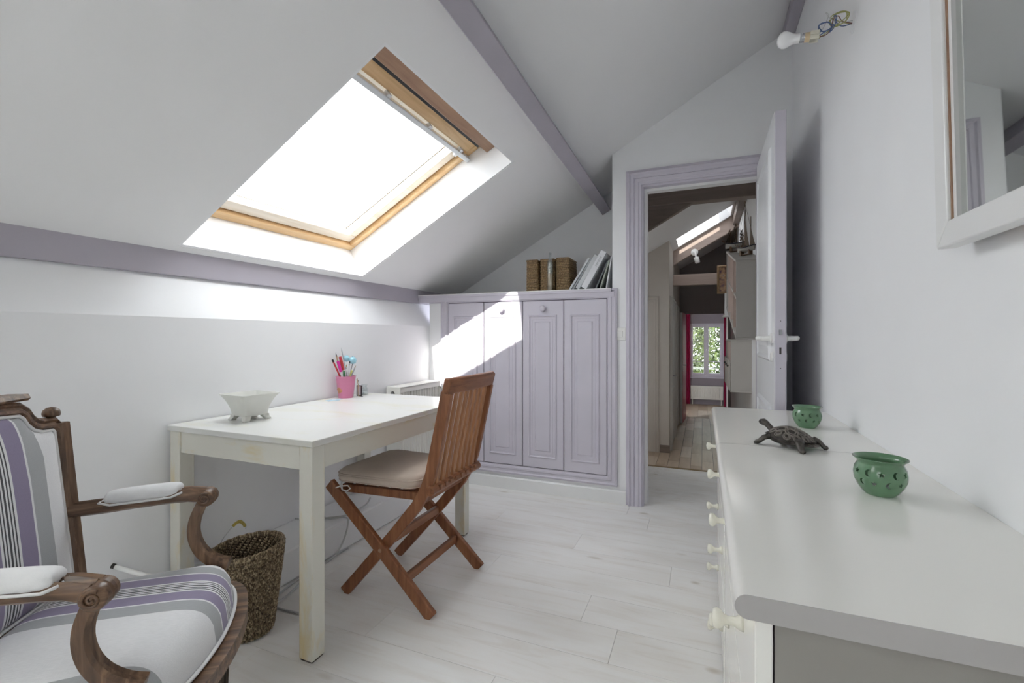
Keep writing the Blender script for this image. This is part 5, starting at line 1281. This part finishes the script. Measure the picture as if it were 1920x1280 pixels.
obj('hanging_cleat', MB().box(.44, XR, my0 + .3, my1 - .3, mz1 - .10, mz1 - .06).box(.455, XR, my0 + .1, my1 - .1, mz0 + .012, mz0 + .03), 'pine_d', mr)

# =================================================================== BARE BULB ON ITS WIRES
bl = thing('wall_bulb', (XR, 1.92, 2.13), 'bare white opal bulb hanging on loose wires from the right wall', 'light bulb')
bc_ = Vector((.246, 1.905, 2.158)); axv = Vector((1, 0, -.10)).normalized()
Rm = Matrix.Translation(bc_) @ axv.to_track_quat('Z', 'Y').to_matrix().to_4x4()
obj('glass_bulb', MB().lathe([(0, 0), (.012, .0015), (.022, .007), (.0275, .017), (.028, .026), (.024, .037), (.0185, .047), (.0165, .056), (.0165, .070), (0, .070)], (0, 0, 0), 28, Rm), 'bulb', bl, smooth=True, auto=60)
obj('metal_cap', MB().lathe([(0, .070), (.0145, .070), (.0145, .074), (.0135, .076), (.0145, .079), (.0135, .082), (.0145, .085), (0, .086)], (0, 0, 0), 22, Rm), 'steel', bl, smooth=True, auto=40)
plain('socket_tan', (.66, .52, .33), .5); plain('socket_ivory', (.74, .71, .60), .5)
obj('socket_collar', MB().lathe([(0, .085), (.0155, .085), (.0155, .100), (0, .100)], (0, 0, 0), 22, Rm), 'socket_tan', bl)
obj('socket', MB().box(-.0155, .0155, -.0145, -.001, .100, .128).box(-.0155, .0155, .001, .0145, .100, .128).box(-.012, .012, -.0145, .0145, .100, .122).xf(Rm), 'socket_ivory', bl, bevel=.002)
obj('screw', MB().lathe([(0, 0), (.003, 0), (.003, .003), (0, .003)], (0, 0, 0), 8, Rm @ Matrix.Translation((.0145, 0, .092)) @ Matrix.Rotation(PI / 2, 4, 'Y')), 'dark', bl)
def wire(pts, r_, mt):
    P3 = []; pts = [Vector(p) for p in pts]; m = len(pts)
    for i in range(m - 1):
        p0, p1, p2, p3 = [pts[max(0, min(m - 1, i + j - 1))] for j in range(4)]
        for j in range(6):
            t = j / 6; P3.append(.5 * ((2 * p1) + (p2 - p0) * t + (2 * p0 - 5 * p1 + 4 * p2 - p3) * t * t + (3 * p1 - p0 - 3 * p2 + p3) * t ** 3))
    P3.append(pts[-1]); return MB().tube(P3, r_, 6)
plain('wire_blue', (.10, .16, .32), .4); plain('wire_yg', (.42, .42, .16), .4); plain('wire_brown', (.24, .12, .09), .4); plain('wire_grey', (.55, .56, .56), .4)
def coil(c, ra, rb, turns, e1, e2, start, end, jit=.004):
    c = Vector(c); e1, e2 = Vector(e1).normalized(), Vector(e2).normalized(); pts = [Vector(start)]
    for i in range(int(turns * 8) + 1):
        a = 2 * PI * i / 8; pts.append(c + e1 * ra * math.cos(a) + e2 * rb * math.sin(a) + Vector((random.uniform(-jit, jit), random.uniform(-jit, jit), random.uniform(-jit, jit))))
    pts.append(Vector(end)); return pts
wx, wy, wz = .374, 1.905, 2.146
obj('wire', wire(coil((.392, 1.895, 2.168), .020, .014, 2, (1, 0, -.25), (.2, 0, 1), (wx, wy, wz), (.405, 1.905, 2.150)), .0016, 'wire_blue'), 'wire_blue', bl, smooth=True)
obj('wire', wire([(.405, 1.905, 2.150), (.418, 1.905, 2.165), (.425, 1.9, 2.195), (.418, 1.9, 2.20), (.43, 1.91, 2.175), (.45, 1.92, 2.17), (XR, 1.93, 2.18)], .0016, 'wire_blue'), 'wire_blue', bl, smooth=True)
obj('wire', wire(coil((.432, 1.905, 2.190), .026, .022, 2.4, (1, 0, .2), (-.1, .2, 1), (wx, wy + .006, wz - .006), (XR, 1.935, 2.178), .005), .0017, 'wire_yg'), 'wire_yg', bl, smooth=True)
obj('wire', wire([(wx, wy - .006, wz - .004), (.385, 1.905, 2.142), (.40, 1.905, 2.148), (.41, 1.9, 2.165), (.415, 1.9, 2.19), (.43, 1.905, 2.20), (.445, 1.915, 2.185), (XR, 1.925, 2.175)], .0016, 'wire_brown'), 'wire_brown', bl, smooth=True)
obj('wire', wire([(wx, wy, wz + .004), (.380, 1.9, 2.158), (.392, 1.9, 2.18), (.40, 1.895, 2.205), (.392, 1.895, 2.215), (.41, 1.9, 2.19), (.44, 1.91, 2.18), (XR, 1.92, 2.182)], .0013, 'wire_grey'), 'wire_grey', bl, smooth=True)
obj('wall_box', MB().lathe([(0, 0), (.034, 0), (.034, .002), (.029, .003), (0, .003)], (0, 0, 0), 28, Matrix.Translation((XR, 1.925, 2.178)) @ Matrix.Rotation(-PI / 2, 4, 'Y')), 'wall', bl, smooth=True, auto=40)

# =================================================================== CABLES UNDER THE DESK
obj('power_cable', wire([(-1.955, 1.95, .60), (-1.93, 1.88, .38), (-1.88, 1.84, .22), (-1.80, 1.86, .160), (-1.72, 1.90, .162), (-1.695, 1.90, .14), (-1.690, 1.86, .06), (-1.690, 1.78, .006), (-1.69, 1.60, .005), (-1.66, 1.44, .005), (-1.60, 1.38, .005), (-1.48, 1.38, .005)], .0042, 'wire_grey'), 'wire_grey', smooth=True, label='grey power cable looping off the pipe box under the desk', cat='cable')
obj('power_cable', wire([(-1.95, 1.80, .157), (-1.88, 1.82, .156), (-1.80, 1.88, .156), (-1.74, 1.95, .156), (-1.75, 2.10, .156), (-1.80, 2.2, .156)], .0042, 'wire_grey'), 'wire_grey', smooth=True, label='grey cable lying on top of the pipe box under the desk', cat='cable')
obj('power_cable', wire([(-1.66, 1.30, .005), (-1.62, 1.42, .005), (-1.655, 1.56, .005), (-1.693, 1.70, .006), (-1.695, 1.9, .006)], .0038, 'wire_grey'), 'wire_grey', smooth=True, label='grey cable on the floor running behind the waste basket', cat='cable')
wl = thing('wall_wire', (-1.96, 1.45, .2), 'thin wire with dried yellow tape sticking out of the knee wall above the basket', 'wire')
plain('tape', (.50, .40, .10), .7, var=.2, vs=60)
obj('wire', wire([(-1.962, 1.40, .152), (-1.94, 1.39, .20), (-1.93, 1.41, .235), (-1.925, 1.44, .262), (-1.925, 1.47, .265), (-1.93, 1.50, .245), (-1.935, 1.505, .22)], .002, 'wire_grey'), 'wire_grey', wl, smooth=True)
obj('tape', wire([(-1.925, 1.435, .258), (-1.923, 1.45, .268), (-1.922, 1.468, .268), (-1.927, 1.488, .250), (-1.931, 1.498, .236)], .007, 'tape'), 'tape', wl, smooth=True)
sk = thing('pipe_stub', (-1.9, 1.02, .2), 'short white pipe stub poking from the knee wall behind the armchair', 'pipe')
obj('tube', MB().tube([(XK, 1.000, .275), (-1.90, 1.03, .252), (-1.82, 1.07, .225)], .008, 10), 'plastic', sk, smooth=True)
obj('end_cap', MB().tube([(XK + .001, .9995, .2755), (-1.955, 1.005, .272)], .0088, 10), 'dark', sk)
